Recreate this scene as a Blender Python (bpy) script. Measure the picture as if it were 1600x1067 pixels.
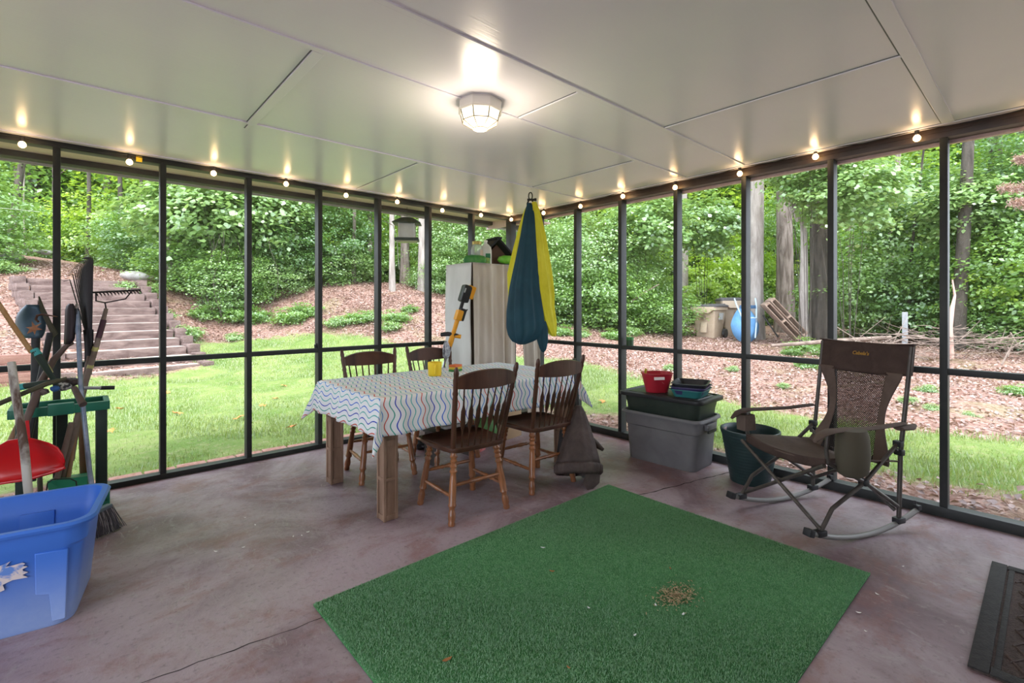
import bpy, bmesh, math, random
import numpy as np
from mathutils import Vector, Matrix, Euler

for o in list(bpy.data.objects):
    bpy.data.objects.remove(o)
scn = bpy.context.scene
COL = scn.collection
R = math.radians
PI = math.pi

# ------------------------------------------------------------------ camera, sky, exposure
TH = R(48.2)
FW = Vector((math.cos(TH), math.sin(TH), 0)); RT = Vector((math.sin(TH), -math.cos(TH), 0))
CAM = Vector((-3.954, -4.446, 1.3))
cd = bpy.data.cameras.new('camera'); cam = bpy.data.objects.new('camera', cd); COL.objects.link(cam)
cam.location = CAM
cam.rotation_euler = (PI / 2, 0, -(PI / 2 - TH))
cd.sensor_width = 36.0; cd.lens = 36.0 * 755 / 1600
cd.shift_y = -(533.5 - 478.0) / 1600
cd.clip_start = .05; cd.clip_end = 300
scn.camera = cam

world = bpy.data.worlds.new('sky'); scn.world = world; world.use_nodes = True
nt = world.node_tree; nt.nodes.clear()
wo = nt.nodes.new('ShaderNodeOutputWorld'); bg = nt.nodes.new('ShaderNodeBackground')
bg.inputs[0].default_value = (.84, .92, 1.03, 1); bg.inputs[1].default_value = 3.6
nt.links.new(bg.outputs[0], wo.inputs[0])

sd = bpy.data.lights.new('sun', 'SUN'); sd.energy = 3.0; sd.angle = R(30); sd.color = (1.0, .95, .86)
sun = bpy.data.objects.new('sun', sd); COL.objects.link(sun)
sun.rotation_euler = Vector((-.30, -.45, .85)).to_track_quat('Z', 'Y').to_euler()

scn.view_settings.view_transform = 'Standard'; scn.view_settings.look = 'None'
scn.view_settings.exposure = 0.45; scn.view_settings.gamma = 1.0
scn.view_settings.use_curve_mapping = False

def P(px, py, D):
    """the point of the place seen at pixel (px, py) at depth D metres"""
    return CAM + FW * D + RT * ((px - 800) * D / 755) + Vector((0, 0, (478 - py) * D / 755))

# ------------------------------------------------------------------ materials
MATS = {}
def M(name, col, rough=.6, metal=0, col2=None, nscale=8, ndist=.5, bump=0, bscale=40, stretch=(1, 1, 1),
      coat=0, spec=.33, trans=0, emit=None, estr=0, alpha=None, lo=.35, hi=.65, sheen=0, island=0):
    if name in MATS: return MATS[name]
    m = bpy.data.materials.new(name); m.use_nodes = True; t = m.node_tree; N = t.nodes; L = t.links
    b = N['Principled BSDF']
    b.inputs['Base Color'].default_value = (*col, 1); b.inputs['Roughness'].default_value = rough
    b.inputs['Metallic'].default_value = metal; b.inputs['Specular IOR Level'].default_value = spec
    b.inputs['Coat Weight'].default_value = coat; b.inputs['Sheen Weight'].default_value = sheen
    if trans: b.inputs['Transmission Weight'].default_value = trans
    if emit: b.inputs['Emission Color'].default_value = (*emit, 1); b.inputs['Emission Strength'].default_value = estr
    if alpha is not None: b.inputs['Alpha'].default_value = alpha
    tc = N.new('ShaderNodeTexCoord'); mp = N.new('ShaderNodeMapping'); mp.inputs['Scale'].default_value = stretch
    L.new(tc.outputs['Object'], mp.inputs[0])
    if col2:
        n = N.new('ShaderNodeTexNoise'); n.inputs['Scale'].default_value = nscale; n.inputs['Detail'].default_value = 6
        n.inputs['Roughness'].default_value = .6; n.inputs['Distortion'].default_value = ndist
        L.new(mp.outputs[0], n.inputs['Vector'])
        r = N.new('ShaderNodeValToRGB'); r.color_ramp.elements[0].position = lo; r.color_ramp.elements[1].position = hi
        r.color_ramp.elements[0].color = (*col, 1); r.color_ramp.elements[1].color = (*col2, 1)
        L.new(n.outputs['Fac'], r.inputs[0]); L.new(r.outputs[0], b.inputs['Base Color'])
    if bump:
        n2 = N.new('ShaderNodeTexNoise'); n2.inputs['Scale'].default_value = bscale; n2.inputs['Detail'].default_value = 4
        L.new(mp.outputs[0], n2.inputs['Vector'])
        bp = N.new('ShaderNodeBump'); bp.inputs['Strength'].default_value = bump; bp.inputs['Distance'].default_value = .01
        L.new(n2.outputs['Fac'], bp.inputs['Height']); L.new(bp.outputs[0], b.inputs['Normal'])
    MATS[name] = m
    return m

def nodes(m): return m.node_tree.nodes, m.node_tree.links
def mth(N, L, op, a, b=None, c=None):
    n = N.new('ShaderNodeMath'); n.operation = op
    for i, v in enumerate((a, b, c)):
        if v is None: continue
        if isinstance(v, (int, float)): n.inputs[i].default_value = v
        else: L.new(v, n.inputs[i])
    return n.outputs[0]
def mixc(N, L, f, a, b):
    n = N.new('ShaderNodeMix'); n.data_type = 'RGBA'
    for i, v in ((0, f), (6, a), (7, b)):
        if isinstance(v, (int, float)): n.inputs[i].default_value = v
        elif isinstance(v, tuple): n.inputs[i].default_value = (*v, 1)
        else: L.new(v, n.inputs[i])
    return n.outputs[2]
def noise(N, L, vec, scale, detail=5, rough=.6, dist=0, stretch=None):
    if stretch:
        mp = N.new('ShaderNodeMapping'); mp.inputs['Scale'].default_value = stretch; L.new(vec, mp.inputs[0]); vec = mp.outputs[0]
    n = N.new('ShaderNodeTexNoise'); n.inputs['Scale'].default_value = scale; n.inputs['Detail'].default_value = detail
    n.inputs['Roughness'].default_value = rough; n.inputs['Distortion'].default_value = dist
    L.new(vec, n.inputs['Vector']); return n.outputs['Fac']
def sstep(N, L, v, a, b):
    n = N.new('ShaderNodeMapRange'); n.interpolation_type = 'SMOOTHSTEP'
    n.inputs['From Min'].default_value = a; n.inputs['From Max'].default_value = b
    L.new(v, n.inputs['Value']); return n.outputs['Result']

# floor: stained, trowelled concrete with worn patches, sealed in places
def floor_mat():
    m = M('stained_concrete', (.2, .14, .14), .55); N, L = nodes(m); b = N['Principled BSDF']
    tc = N.new('ShaderNodeTexCoord').outputs['Object']
    a = noise(N, L, tc, 1.1, 6, .62, .9)
    s = noise(N, L, tc, 2.6, 8, .7, .3, (1, 1.6, 1))
    f = noise(N, L, tc, 38, 4, .7)
    c = mixc(N, L, sstep(N, L, a, .36, .62), (.15, .09, .105), (.34, .265, .29))
    c = mixc(N, L, mth(N, L, 'MULTIPLY', sstep(N, L, s, .47, .66), .62), c, (.22, .10, .09))
    red = noise(N, L, tc, .55, 3, .5, .4)
    c = mixc(N, L, mth(N, L, 'MULTIPLY', sstep(N, L, red, .5, .68), .5), c, (.21, .10, .085))
    scr = noise(N, L, tc, 9, 12, .85, .9, (1.8, .8, 1))
    c = mixc(N, L, mth(N, L, 'MULTIPLY', sstep(N, L, scr, .53, .62), .6), c, (.33, .29, .285))
    c = mixc(N, L, mth(N, L, 'MULTIPLY', sstep(N, L, f, .52, .7), .35), c, (.06, .045, .045))
    L.new(c, b.inputs['Base Color'])
    gl = noise(N, L, tc, .8, 4, .6, .6)
    rr = N.new('ShaderNodeMapRange'); L.new(gl, rr.inputs['Value'])
    rr.inputs['From Min'].default_value = .38; rr.inputs['From Max'].default_value = .62
    rr.inputs['To Min'].default_value = .36; rr.inputs['To Max'].default_value = .58
    L.new(rr.outputs[0], b.inputs['Roughness'])
    bp = N.new('ShaderNodeBump'); bp.inputs['Strength'].default_value = .6; bp.inputs['Distance'].default_value = .006
    h = mth(N, L, 'ADD', mth(N, L, 'MULTIPLY', noise(N, L, tc, 11, 8, .75, .4, (1.4, .9, 1)), 1.0), mth(N, L, 'MULTIPLY', f, .25))
    L.new(h, bp.inputs['Height']); L.new(bp.outputs[0], b.inputs['Normal'])
    return m

def ceiling_mat():
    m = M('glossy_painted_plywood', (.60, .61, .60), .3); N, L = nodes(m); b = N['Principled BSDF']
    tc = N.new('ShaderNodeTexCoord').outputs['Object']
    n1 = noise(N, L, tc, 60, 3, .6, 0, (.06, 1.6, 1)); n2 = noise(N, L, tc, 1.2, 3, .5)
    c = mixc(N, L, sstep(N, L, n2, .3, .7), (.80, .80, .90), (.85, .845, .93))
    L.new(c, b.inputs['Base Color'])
    b.inputs['Roughness'].default_value = .27; b.inputs['Specular IOR Level'].default_value = .55
    bp = N.new('ShaderNodeBump'); bp.inputs['Strength'].default_value = .22; bp.inputs['Distance'].default_value = .002
    L.new(mth(N, L, 'ADD', n1, mth(N, L, 'MULTIPLY', noise(N, L, tc, 3, 2, .5), 1.5)), bp.inputs['Height']); L.new(bp.outputs[0], b.inputs['Normal'])
    return m

def ground_mat():
    m = M('lawn_and_leaf_litter', (.3, .2, .1), .95, spec=.1); N, L = nodes(m); b = N['Principled BSDF']
    tc = N.new('ShaderNodeTexCoord').outputs['Object']
    at = N.new('ShaderNodeAttribute'); at.attribute_name = 'lawn'
    n1 = noise(N, L, tc, .9, 5, .65, .4); n2 = noise(N, L, tc, 14, 5, .7); n3 = noise(N, L, tc, 4, 5, .7)
    edge = mth(N, L, 'ADD', at.outputs['Fac'], mth(N, L, 'MULTIPLY', mth(N, L, 'SUBTRACT', n3, .5), .9))
    lawn = sstep(N, L, edge, .36, .62)
    g = mixc(N, L, sstep(N, L, n1, .35, .65), (.12, .20, .045), (.235, .30, .095))
    g = mixc(N, L, mth(N, L, 'MULTIPLY', sstep(N, L, n2, .48, .75), .7), g, (.36, .31, .19))
    vo = N.new('ShaderNodeTexVoronoi'); vo.inputs['Scale'].default_value = 26; L.new(tc, vo.inputs['Vector'])
    sp = N.new('ShaderNodeSeparateColor'); L.new(vo.outputs['Color'], sp.inputs[0])
    l = mixc(N, L, sp.outputs[0], (.17, .085, .065), (.42, .28, .235))
    l = mixc(N, L, mth(N, L, 'MULTIPLY', sstep(N, L, n2, .5, .75), .65), l, (.13, .08, .06))
    l = mixc(N, L, mth(N, L, 'MULTIPLY', sstep(N, L, n1, .5, .66), .35), l, (.20, .22, .09))
    L.new(mixc(N, L, lawn, l, g), b.inputs['Base Color'])
    bp = N.new('ShaderNodeBump'); bp.inputs['Strength'].default_value = .7; bp.inputs['Distance'].default_value = .04
    L.new(mth(N, L, 'ADD', n2, sp.outputs[1]), bp.inputs['Height']); L.new(bp.outputs[0], b.inputs['Normal'])
    return m

def leaf_mat(name, dark, light, trans=.45, gloss=.35):
    m = bpy.data.materials.new(name); m.use_nodes = True; N, L = nodes(m); N.clear()
    out = N.new('ShaderNodeOutputMaterial')
    at = N.new('ShaderNodeAttribute'); at.attribute_name = 'tint'
    oi = N.new('ShaderNodeObjectInfo')
    f = mth(N, L, 'ADD', mth(N, L, 'MULTIPLY', at.outputs['Fac'], .75), mth(N, L, 'MULTIPLY', oi.outputs['Random'], .25))
    c = mixc(N, L, f, dark, light)
    d = N.new('ShaderNodeBsdfDiffuse'); tr = N.new('ShaderNodeBsdfTranslucent'); g = N.new('ShaderNodeBsdfGlossy')
    g.inputs['Roughness'].default_value = gloss; g.inputs['Color'].default_value = (.9, .95, 1, 1)
    L.new(c, d.inputs['Color'])
    cy = mixc(N, L, .5, c, (light[0] * 1.35, light[1] * 1.25, light[2] * .5)); L.new(cy, tr.inputs['Color'])
    m1 = N.new('ShaderNodeMixShader'); m1.inputs[0].default_value = trans; L.new(d.outputs[0], m1.inputs[1]); L.new(tr.outputs[0], m1.inputs[2])
    m2 = N.new('ShaderNodeMixShader'); m2.inputs[0].default_value = .1; L.new(m1.outputs[0], m2.inputs[1]); L.new(g.outputs[0], m2.inputs[2])
    L.new(m2.outputs[0], out.inputs[0]); MATS[name] = m
    return m

def mesh_screen_mat(name, col, opacity):
    m = bpy.data.materials.new(name); m.use_nodes = True; N, L = nodes(m); N.clear()
    out = N.new('ShaderNodeOutputMaterial'); d = N.new('ShaderNodeBsdfDiffuse'); d.inputs[0].default_value = (*col, 1)
    t = N.new('ShaderNodeBsdfTransparent'); mx = N.new('ShaderNodeMixShader'); mx.inputs[0].default_value = opacity
    L.new(t.outputs[0], mx.inputs[1]); L.new(d.outputs[0], mx.inputs[2]); L.new(mx.outputs[0], out.inputs[0]); MATS[name] = m
    return m

def cloth_mat():
    m = M('wavy_striped_cloth', (.7, .72, .74), .75, spec=.2); N, L = nodes(m); b = N['Principled BSDF']
    uv = N.new('ShaderNodeUVMap').outputs[0]; sx = N.new('ShaderNodeSeparateXYZ'); L.new(uv, sx.inputs[0])
    w = mth(N, L, 'MULTIPLY', mth(N, L, 'SINE', mth(N, L, 'MULTIPLY', sx.outputs[1], 2 * PI / .14)), .0135)
    s = mth(N, L, 'DIVIDE', mth(N, L, 'ADD', sx.outputs[0], w), .036)
    fr = mth(N, L, 'FRACT', s)
    line = mth(N, L, 'LESS_THAN', mth(N, L, 'ABSOLUTE', mth(N, L, 'SUBTRACT', fr, .5)), .10)
    idx = mth(N, L, 'DIVIDE', mth(N, L, 'FLOORED_MODULO', mth(N, L, 'FLOOR', s), 7), 7)
    r = N.new('ShaderNodeValToRGB'); r.color_ramp.interpolation = 'CONSTANT'
    cols = [(.07, .36, .33), (.03, .13, .55), (.10, .42, .40), (.06, .25, .60), (.55, .09, .06), (.05, .30, .24), (.02, .05, .40)]
    for i, c in enumerate(cols):
        e = r.color_ramp.elements[i] if i < 2 else r.color_ramp.elements.new(i / 7)
        e.position = max(0, i / 7 - .01); e.color = (*c, 1)
    L.new(mth(N, L, 'ADD', idx, .002), r.inputs[0])
    L.new(mixc(N, L, line, (.70, .71, .72), r.outputs[0]), b.inputs['Base Color'])
    return m

WOODDK = M('dark_stained_oak', (.035, .013, .008), .36, col2=(.08, .032, .018), nscale=7, stretch=(1, 1, .25), coat=.15, bump=.15)
WOODRED = M('orange_varnished_oak', (.15, .056, .024), .3, col2=(.31, .12, .048), nscale=9, stretch=(1, 1, .3), coat=.3, bump=.1)
WOODRAW = M('bare_pine', (.17, .10, .065), .7, col2=(.33, .21, .145), nscale=6, stretch=(1, 1, .2), bump=.25)
TIMBER = M('weathered_timber', (.11, .072, .066), .9, col2=(.25, .18, .165), nscale=3, stretch=(1, 2, 3), bump=.6, bscale=15)
TIMBERTOP = M('dusty_tread', (.50, .43, .38), .95, col2=(.36, .28, .25), nscale=5, bump=.6, bscale=20)
FRAME = M('dark_painted_frame', (.018, .021, .021), .5, col2=(.03, .032, .031), nscale=5, spec=.35)
BROWNF = M('brown_painted_plate', (.035, .024, .02), .4, col2=(.06, .04, .032), nscale=5)
SOFFIT = M('pinkish_soffit', (.62, .44, .44), .8, col2=(.70, .52, .51), nscale=4, stretch=(.3, 6, 1))
GUTTER = M('dark_gutter', (.03, .028, .026), .6)
WHITE = M('white_enamel', (.8, .78, .74), .4)
BLACKP = M('black_plastic', (.02, .02, .022), .45)
BLACKM = M('black_metal', (.03, .03, .03), .4, metal=.6)
STEEL = M('brushed_steel', (.45, .46, .48), .35, metal=.9)
YEL = M('yellow_plastic', (.80, .56, .03), .4)
ORANGE = M('orange_yellow_plastic', (.75, .33, .02), .4)
BARK = M('grey_brown_bark', (.11, .085, .07), .95, col2=(.26, .215, .19), nscale=9, stretch=(1, 1, .18), bump=1.0, bscale=25, lo=.4, hi=.6)
BARKP = M('pale_grey_bark', (.22, .19, .17), .95, col2=(.40, .36, .33), nscale=9, stretch=(1, 1, .2), bump=.9, bscale=25)
BARKD = M('dark_wet_bark', (.04, .034, .028), .95, col2=(.10, .085, .07), nscale=9, stretch=(1, 1, .2), bump=.9, bscale=25)
TWIG = M('dry_twig', (.15, .11, .09), .9, col2=(.32, .25, .21), nscale=6)
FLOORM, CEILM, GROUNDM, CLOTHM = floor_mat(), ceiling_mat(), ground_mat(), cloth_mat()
LEAFPALE = leaf_mat('pale_broad_leaf', (.11, .25, .055), (.37, .53, .21), .38, .3)
LEAFMID = leaf_mat('mid_green_leaf', (.09, .22, .035), (.28, .46, .11), .45, .4)
LEAFBRIGHT = leaf_mat('bright_backlit_leaf', (.20, .40, .03), (.52, .70, .12), .6, .4)
LEAFDARK = leaf_mat('deep_green_leaf', (.05, .14, .03), (.17, .33, .07), .4, .4)
GRASSM = leaf_mat('grass_blade', (.13, .235, .045), (.36, .43, .15), .3, .5)
LITTERM = leaf_mat('dead_leaf', (.15, .07, .055), (.50, .34, .28), .1, .6)
SCREENM = mesh_screen_mat('insect_screen_mesh', (.30, .33, .31), .10)

# ------------------------------------------------------------------ mesh building
class MB:
    def __init__(s): s.v = []; s.f = []; s.m = []; s.uv = None
    def add(s, vs, fs, mi=0):
        k = len(s.v); s.v += [tuple(v) for v in vs]; s.f += [tuple(i + k for i in f) for f in fs]; s.m += [mi] * len(fs)
        return s
    def box(s, c, d, rot=None, mi=0, bev=0):
        x, y, z = d[0] / 2, d[1] / 2, d[2] / 2
        if bev:
            bm = bmesh.new(); bmesh.ops.create_cube(bm, size=1); bmesh.ops.scale(bm, vec=d, verts=bm.verts)
            bmesh.ops.bevel(bm, geom=bm.edges, offset=bev, segments=2, affect='EDGES', profile=.6)
            vs = [v.co.copy() for v in bm.verts]; bm.verts.index_update(); fs = [[v.index for v in f.verts] for f in bm.faces]; bm.free()
        else:
            vs = [Vector((a, b, e)) for a in (-x, x) for b in (-y, y) for e in (-z, z)]
            fs = [(0, 1, 3, 2), (4, 6, 7, 5), (0, 4, 5, 1), (2, 3, 7, 6), (0, 2, 6, 4), (1, 5, 7, 3)]
        if rot is not None:
            q = rot if isinstance(rot, Matrix) else Euler(rot).to_matrix()
            vs = [q @ v for v in vs]
        return s.add([v + Vector(c) for v in vs], fs, mi)
    def beam(s, a, b, w, h, mi=0, up=(0, 0, 1), bev=0):
        a = Vector(a); b = Vector(b); z = (b - a); l = z.length; z.normalize()
        x = z.cross(Vector(up))
        if x.length < 1e-4: x = Vector((1, 0, 0))
        x.normalize(); y = z.cross(x)
        return s.box((a + b) / 2, (w, h, l), Matrix((x, y, z)).transposed(), mi, bev)
    def tube(s, pts, r, n=8, mi=0, caps=True, flat=1.0, flatdir=None):
        pts = [Vector(p) for p in pts]; k = len(pts)
        rs = r if isinstance(r, (list, tuple)) else [r] * k
        T = []
        for i in range(k):
            t = (pts[min(i + 1, k - 1)] - pts[max(i - 1, 0)])
            T.append(t.normalized() if t.length > 1e-9 else Vector((0, 0, 1)))
        u = Vector(flatdir) if flatdir else (Vector((1, 0, 0)) if abs(T[0].x) < .8 else Vector((0, 1, 0)))
        vs = []
        for i in range(k):
            u = (u - T[i] * u.dot(T[i])).normalized(); w = T[i].cross(u)
            for j in range(n):
                a = 2 * PI * j / n
                vs.append(pts[i] + u * (math.cos(a) * rs[i]) + w * (math.sin(a) * rs[i] * flat))
        fs = [(i * n + j, i * n + (j + 1) % n, (i + 1) * n + (j + 1) % n, (i + 1) * n + j) for i in range(k - 1) for j in range(n)]
        if caps: fs += [tuple(range(n - 1, -1, -1)), tuple((k - 1) * n + j for j in range(n))]
        return s.add(vs, fs, mi)
    def turned(s, a, b, prof, n=10, mi=0):
        a = Vector(a); b = Vector(b)
        return s.tube([a.lerp(b, t) for t, r in prof], [r for t, r in prof], n, mi)
    def lathe(s, c, prof, n=24, mi=0, caps=True):
        c = Vector(c); k = len(prof)
        vs = [c + Vector((r * math.cos(2 * PI * j / n), r * math.sin(2 * PI * j / n), z)) for z, r in prof for j in range(n)]
        fs = [(i * n + j, i * n + (j + 1) % n, (i + 1) * n + (j + 1) % n, (i + 1) * n + j) for i in range(k - 1) for j in range(n)]
        if caps: fs += [tuple(range(n - 1, -1, -1)), tuple((k - 1) * n + j for j in range(n))]
        return s.add(vs, fs, mi)
    def loft(s, rings, mi=0, caps=(True, True), closed=True):
        n = len(rings[0]); k = len(rings)
        vs = [Vector(p) for r in rings for p in r]
        m = n if closed else n - 1
        fs = [(i * n + j, i * n + (j + 1) % n, (i + 1) * n + (j + 1) % n, (i + 1) * n + j) for i in range(k - 1) for j in range(m)]
        if closed and caps[0]: fs.append(tuple(range(n - 1, -1, -1)))
        if closed and caps[1]: fs.append(tuple((k - 1) * n + j for j in range(n)))
        return s.add(vs, fs, mi)
    def grid(s, fn, nu, nv, mi=0, uvf=None):
        vs = []; uvs = []
        for i in range(nu + 1):
            for j in range(nv + 1):
                vs.append(fn(i / nu, j / nv))
                if uvf: uvs.append(uvf(i / nu, j / nv))
        fs = [(i * (nv + 1) + j, (i + 1) * (nv + 1) + j, (i + 1) * (nv + 1) + j + 1, i * (nv + 1) + j + 1) for i in range(nu) for j in range(nv)]
        if uvf: s.uv = uvs
        return s.add(vs, fs, mi)
    def poly(s, pts, th, axis=(0, 0, 1), mi=0):
        """flat outline pts thickened by th along axis"""
        a = Vector(axis) * th; n = len(pts); p = [Vector(q) for q in pts]
        vs = [q - a / 2 for q in p] + [q + a / 2 for q in p]
        fs = [tuple(range(n - 1, -1, -1)), tuple(range(n, 2 * n))] + [(i, (i + 1) % n, n + (i + 1) % n, n + i) for i in range(n)]
        return s.add(vs, fs, mi)
    def build(s, name, mat, parent=None, smooth=40, solid=0, sub=0, bevel=0):
        me = bpy.data.meshes.new(name); me.from_pydata([tuple(v) for v in s.v], [], s.f)
        ms = mat if isinstance(mat, (list, tuple)) else [mat]
        for x in ms: me.materials.append(x)
        if len(ms) > 1: me.polygons.foreach_set('material_index', s.m)
        if s.uv:
            ul = me.uv_layers.new(name='UVMap')
            for lp in me.loops: ul.data[lp.index].uv = s.uv[lp.vertex_index]
        bm = bmesh.new(); bm.from_mesh(me); bmesh.ops.recalc_face_normals(bm, faces=bm.faces); bm.to_mesh(me); bm.free()
        if smooth:
            me.polygons.foreach_set('use_smooth', [True] * len(me.polygons)); me.set_sharp_from_angle(angle=R(smooth))
        o = bpy.data.objects.new(name, me); COL.objects.link(o)
        if parent is not None: o.parent = parent
        if solid:
            d = o.modifiers.new('thickness', 'SOLIDIFY'); d.thickness = solid; d.offset = 0
        if bevel:
            d = o.modifiers.new('bevel', 'BEVEL'); d.width = bevel; d.segments = 2; d.limit_method = 'ANGLE'
        if sub:
            d = o.modifiers.new('sub', 'SUBSURF'); d.levels = sub; d.render_levels = sub
        return o

def rrect(hx, hy, r, z, n=5, cx=0, cy=0):
    pts = []
    for qx, qy, a0 in ((1, 1, 0), (-1, 1, 90), (-1, -1, 180), (1, -1, 270)):
        for i in range(n):
            a = R(a0 + 90 * i / (n - 1)); pts.append((cx + qx * (hx - r) + r * math.cos(a), cy + qy * (hy - r) + r * math.sin(a), z))
    return pts
def tag(o, label, cat, group=None, kind=None):
    o['label'] = label; o['category'] = cat
    if group: o['group'] = group
    if kind: o['kind'] = kind
    return o
def thing(name, label, cat, loc=(0, 0, 0), rz=0, group=None, rot=None):
    o = bpy.data.objects.new(name, None); COL.objects.link(o); o.empty_display_size = .1
    o.location = loc; o.rotation_euler = rot if rot else (0, 0, rz)
    return tag(o, label, cat, group)
def struct(o, label=None):
    o['kind'] = 'structure'
    if label: o['label'] = label; o['category'] = 'wall' if 'wall' in o.name else o.name.split('_')[0]
    return o
def kids(o): return [c for c in bpy.data.objects if c.parent == o]
def copy_tree(o, parent=None):
    c = o.copy(); COL.objects.link(c); c.parent = parent
    for ch in kids(o): copy_tree(ch, c)
    return c
def dup(o, label, loc, rz=0, scale=None, group=None):
    c = copy_tree(o); c.location = loc; c.rotation_euler = (0, 0, rz); c['label'] = label
    if scale: c.scale = scale
    if group: c['group'] = group
    return c
def text_mesh(name, body, size, mat, parent, loc, rot, shear=0, extrude=.0006, bold=0):
    cu = bpy.data.curves.new(name, 'FONT'); cu.body = body; cu.size = size; cu.shear = shear; cu.extrude = extrude; cu.offset = bold
    cu.align_x = 'CENTER'; cu.align_y = 'CENTER'
    tmp = bpy.data.objects.new(name, cu); COL.objects.link(tmp)
    dg = bpy.context.evaluated_depsgraph_get(); me = bpy.data.meshes.new_from_object(tmp.evaluated_get(dg))
    bpy.data.objects.remove(tmp); me.materials.clear(); me.materials.append(mat)
    o = bpy.data.objects.new(name, me); COL.objects.link(o); o.parent = parent; o.location = loc; o.rotation_euler = rot
    return o

# ------------------------------------------------------------------ the porch shell
CZ = 2.407
struct(MB().box((-2.85, -3.05, -.075), (5.94, 6.34, .15)).build('floor', FLOORM))
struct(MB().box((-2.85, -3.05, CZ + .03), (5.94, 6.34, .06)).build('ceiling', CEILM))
struct(MB().box((-2.85, -6.28, 1.2), (5.94, .12, 2.6)).build('wall_back', M('house_siding', (.42, .40, .36), .8, col2=(.46, .44, .40), nscale=2)))
struct(MB().box((-5.86, -.90, 1.2), (.12, 2.0, 2.6)).box((-5.86, -5.85, 1.2), (.12, .9, 2.6)).box((-5.86, -3.65, 2.38), (.12, 3.52, .24)).build('wall_end_added', MATS['house_siding']))  # unseen wall added to hold back sky light; its opening shaped to admit sidelight
# slab joint: a thin dark crack that wanders across the concrete
def crack(pts, w, seed):
    rnd = random.Random(seed); P2 = []
    for (x0, y0), (x1, y1) in zip(pts, pts[1:]):
        n = max(2, int(math.hypot(x1 - x0, y1 - y0) / .05))
        for i in range(n): P2.append((x0 + (x1 - x0) * i / n + rnd.uniform(-.004, .004), y0 + (y1 - y0) * i / n + rnd.uniform(-.006, .006)))
    P2.append(pts[-1]); vs = []
    for i, (x, y) in enumerate(P2):
        ww = w * rnd.uniform(.3, 1.3); vs += [(x, y - ww / 2, .0008), (x, y + ww / 2, .0008)]
    return MB().add(vs, [(2 * i, 2 * i + 2, 2 * i + 3, 2 * i + 1) for i in range(len(P2) - 1)])
CRK = M('crack_gap', (.035, .025, .025), .95)
struct(crack([(-5.6, -2.2), (-3.74, -2.36), (-3.2, -2.42), (-2.6, -2.43)], .005, 1).build('trim_1', CRK))
struct(crack([(-1.45, -2.47), (-.8, -2.62), (-.02, -2.80)], .010, 2).build('trim_2', CRK))
# ceiling battens and panel seams
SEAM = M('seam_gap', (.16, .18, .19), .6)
tn = 3
def batten(x0, y0, x1, y1, w=.045):
    global tn
    b = MB(); ax = abs(x1 - x0) > abs(y1 - y0)
    c = ((x0 + x1) / 2, (y0 + y1) / 2, CZ - .004)
    d = (abs(x1 - x0), w, .008) if ax else (w, abs(y1 - y0), .008)
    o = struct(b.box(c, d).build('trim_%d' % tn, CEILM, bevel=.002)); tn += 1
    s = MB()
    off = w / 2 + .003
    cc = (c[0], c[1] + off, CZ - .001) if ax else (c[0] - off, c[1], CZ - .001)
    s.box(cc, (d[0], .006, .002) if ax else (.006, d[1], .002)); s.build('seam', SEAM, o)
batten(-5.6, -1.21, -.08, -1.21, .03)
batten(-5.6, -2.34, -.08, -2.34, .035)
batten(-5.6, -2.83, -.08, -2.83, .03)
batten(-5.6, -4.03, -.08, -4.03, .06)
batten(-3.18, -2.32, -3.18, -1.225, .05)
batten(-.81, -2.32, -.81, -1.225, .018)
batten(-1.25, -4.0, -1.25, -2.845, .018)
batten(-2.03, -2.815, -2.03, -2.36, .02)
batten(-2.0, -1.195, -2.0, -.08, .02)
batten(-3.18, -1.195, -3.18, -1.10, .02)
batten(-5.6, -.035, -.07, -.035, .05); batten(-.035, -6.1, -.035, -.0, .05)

AX = [-.57 - .5835 * i for i in range(9)]
BY = [-.47, -1.035, -1.61, -2.205, -2.80, -3.40, -4.0, -4.59, -5.18, -5.77]
def screen_wall(name, axis):
    A = axis == 'x'
    def pt(s, d, z): return (s, d, z) if A else (d, s, z)
    def bx(b, s0, s1, d0, d1, z0, z1, mi=0, bev=0):
        c = pt((s0 + s1) / 2, (d0 + d1) / 2, (z0 + z1) / 2); d = (abs(s1 - s0), d1 - d0, z1 - z0) if A else (d1 - d0, abs(s1 - s0), z1 - z0)
        return b.box(c, d, mi=mi, bev=bev)
    end = -5.8 if A else -6.2
    b = MB(); bx(b, end, .0 if A else .089, .0, .089, 0, .04 if A else .062, bev=.002)
    w = struct(b.build(name, FRAME))
    b = MB()
    if A: bx(b, end, .09, .0, .089, 2.362, CZ, bev=.002)
    else: bx(b, end, .09, .0, .089, 2.335, CZ + .002, bev=.002); bx(b, end, 0, -.006, 0, 2.372, 2.378)
    b.build('top_plate', BROWNF if not A else FRAME, w)
    zt = 2.362 if A else 2.335; zb = .04 if A else .062
    for s in (AX if A else BY):
        b = MB(); bx(b, s - .019, s + .019, .002, .089, zb, zt, bev=.0015); b.build('post', FRAME, w)
    ss = [0] + (AX if A else BY)
    for i in range(len(ss) - 1):
        s0 = ss[i] - (.019 if i else 0); s1 = ss[i + 1] + .019
        b = MB(); bx(b, s1, s0, .004, .060, .877, .915, bev=.0015); b.build('mid_rail', FRAME, w)
        b = MB(); q = [pt(s0, .070, zb), pt(s1, .070, zb), pt(s1, .070, zt), pt(s0, .070, zt)]
        b.add(q, [(0, 1, 2, 3)]); b.build('insect_screen', SCREENM, w, smooth=0)
    return w
wl = screen_wall('wall_left', 'x'); wr = screen_wall('wall_right', 'y')
MB().box((.045, .045, 1.2), (.089, .089, 2.33), bev=.003).build('corner_post', FRAME, wl)
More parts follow.
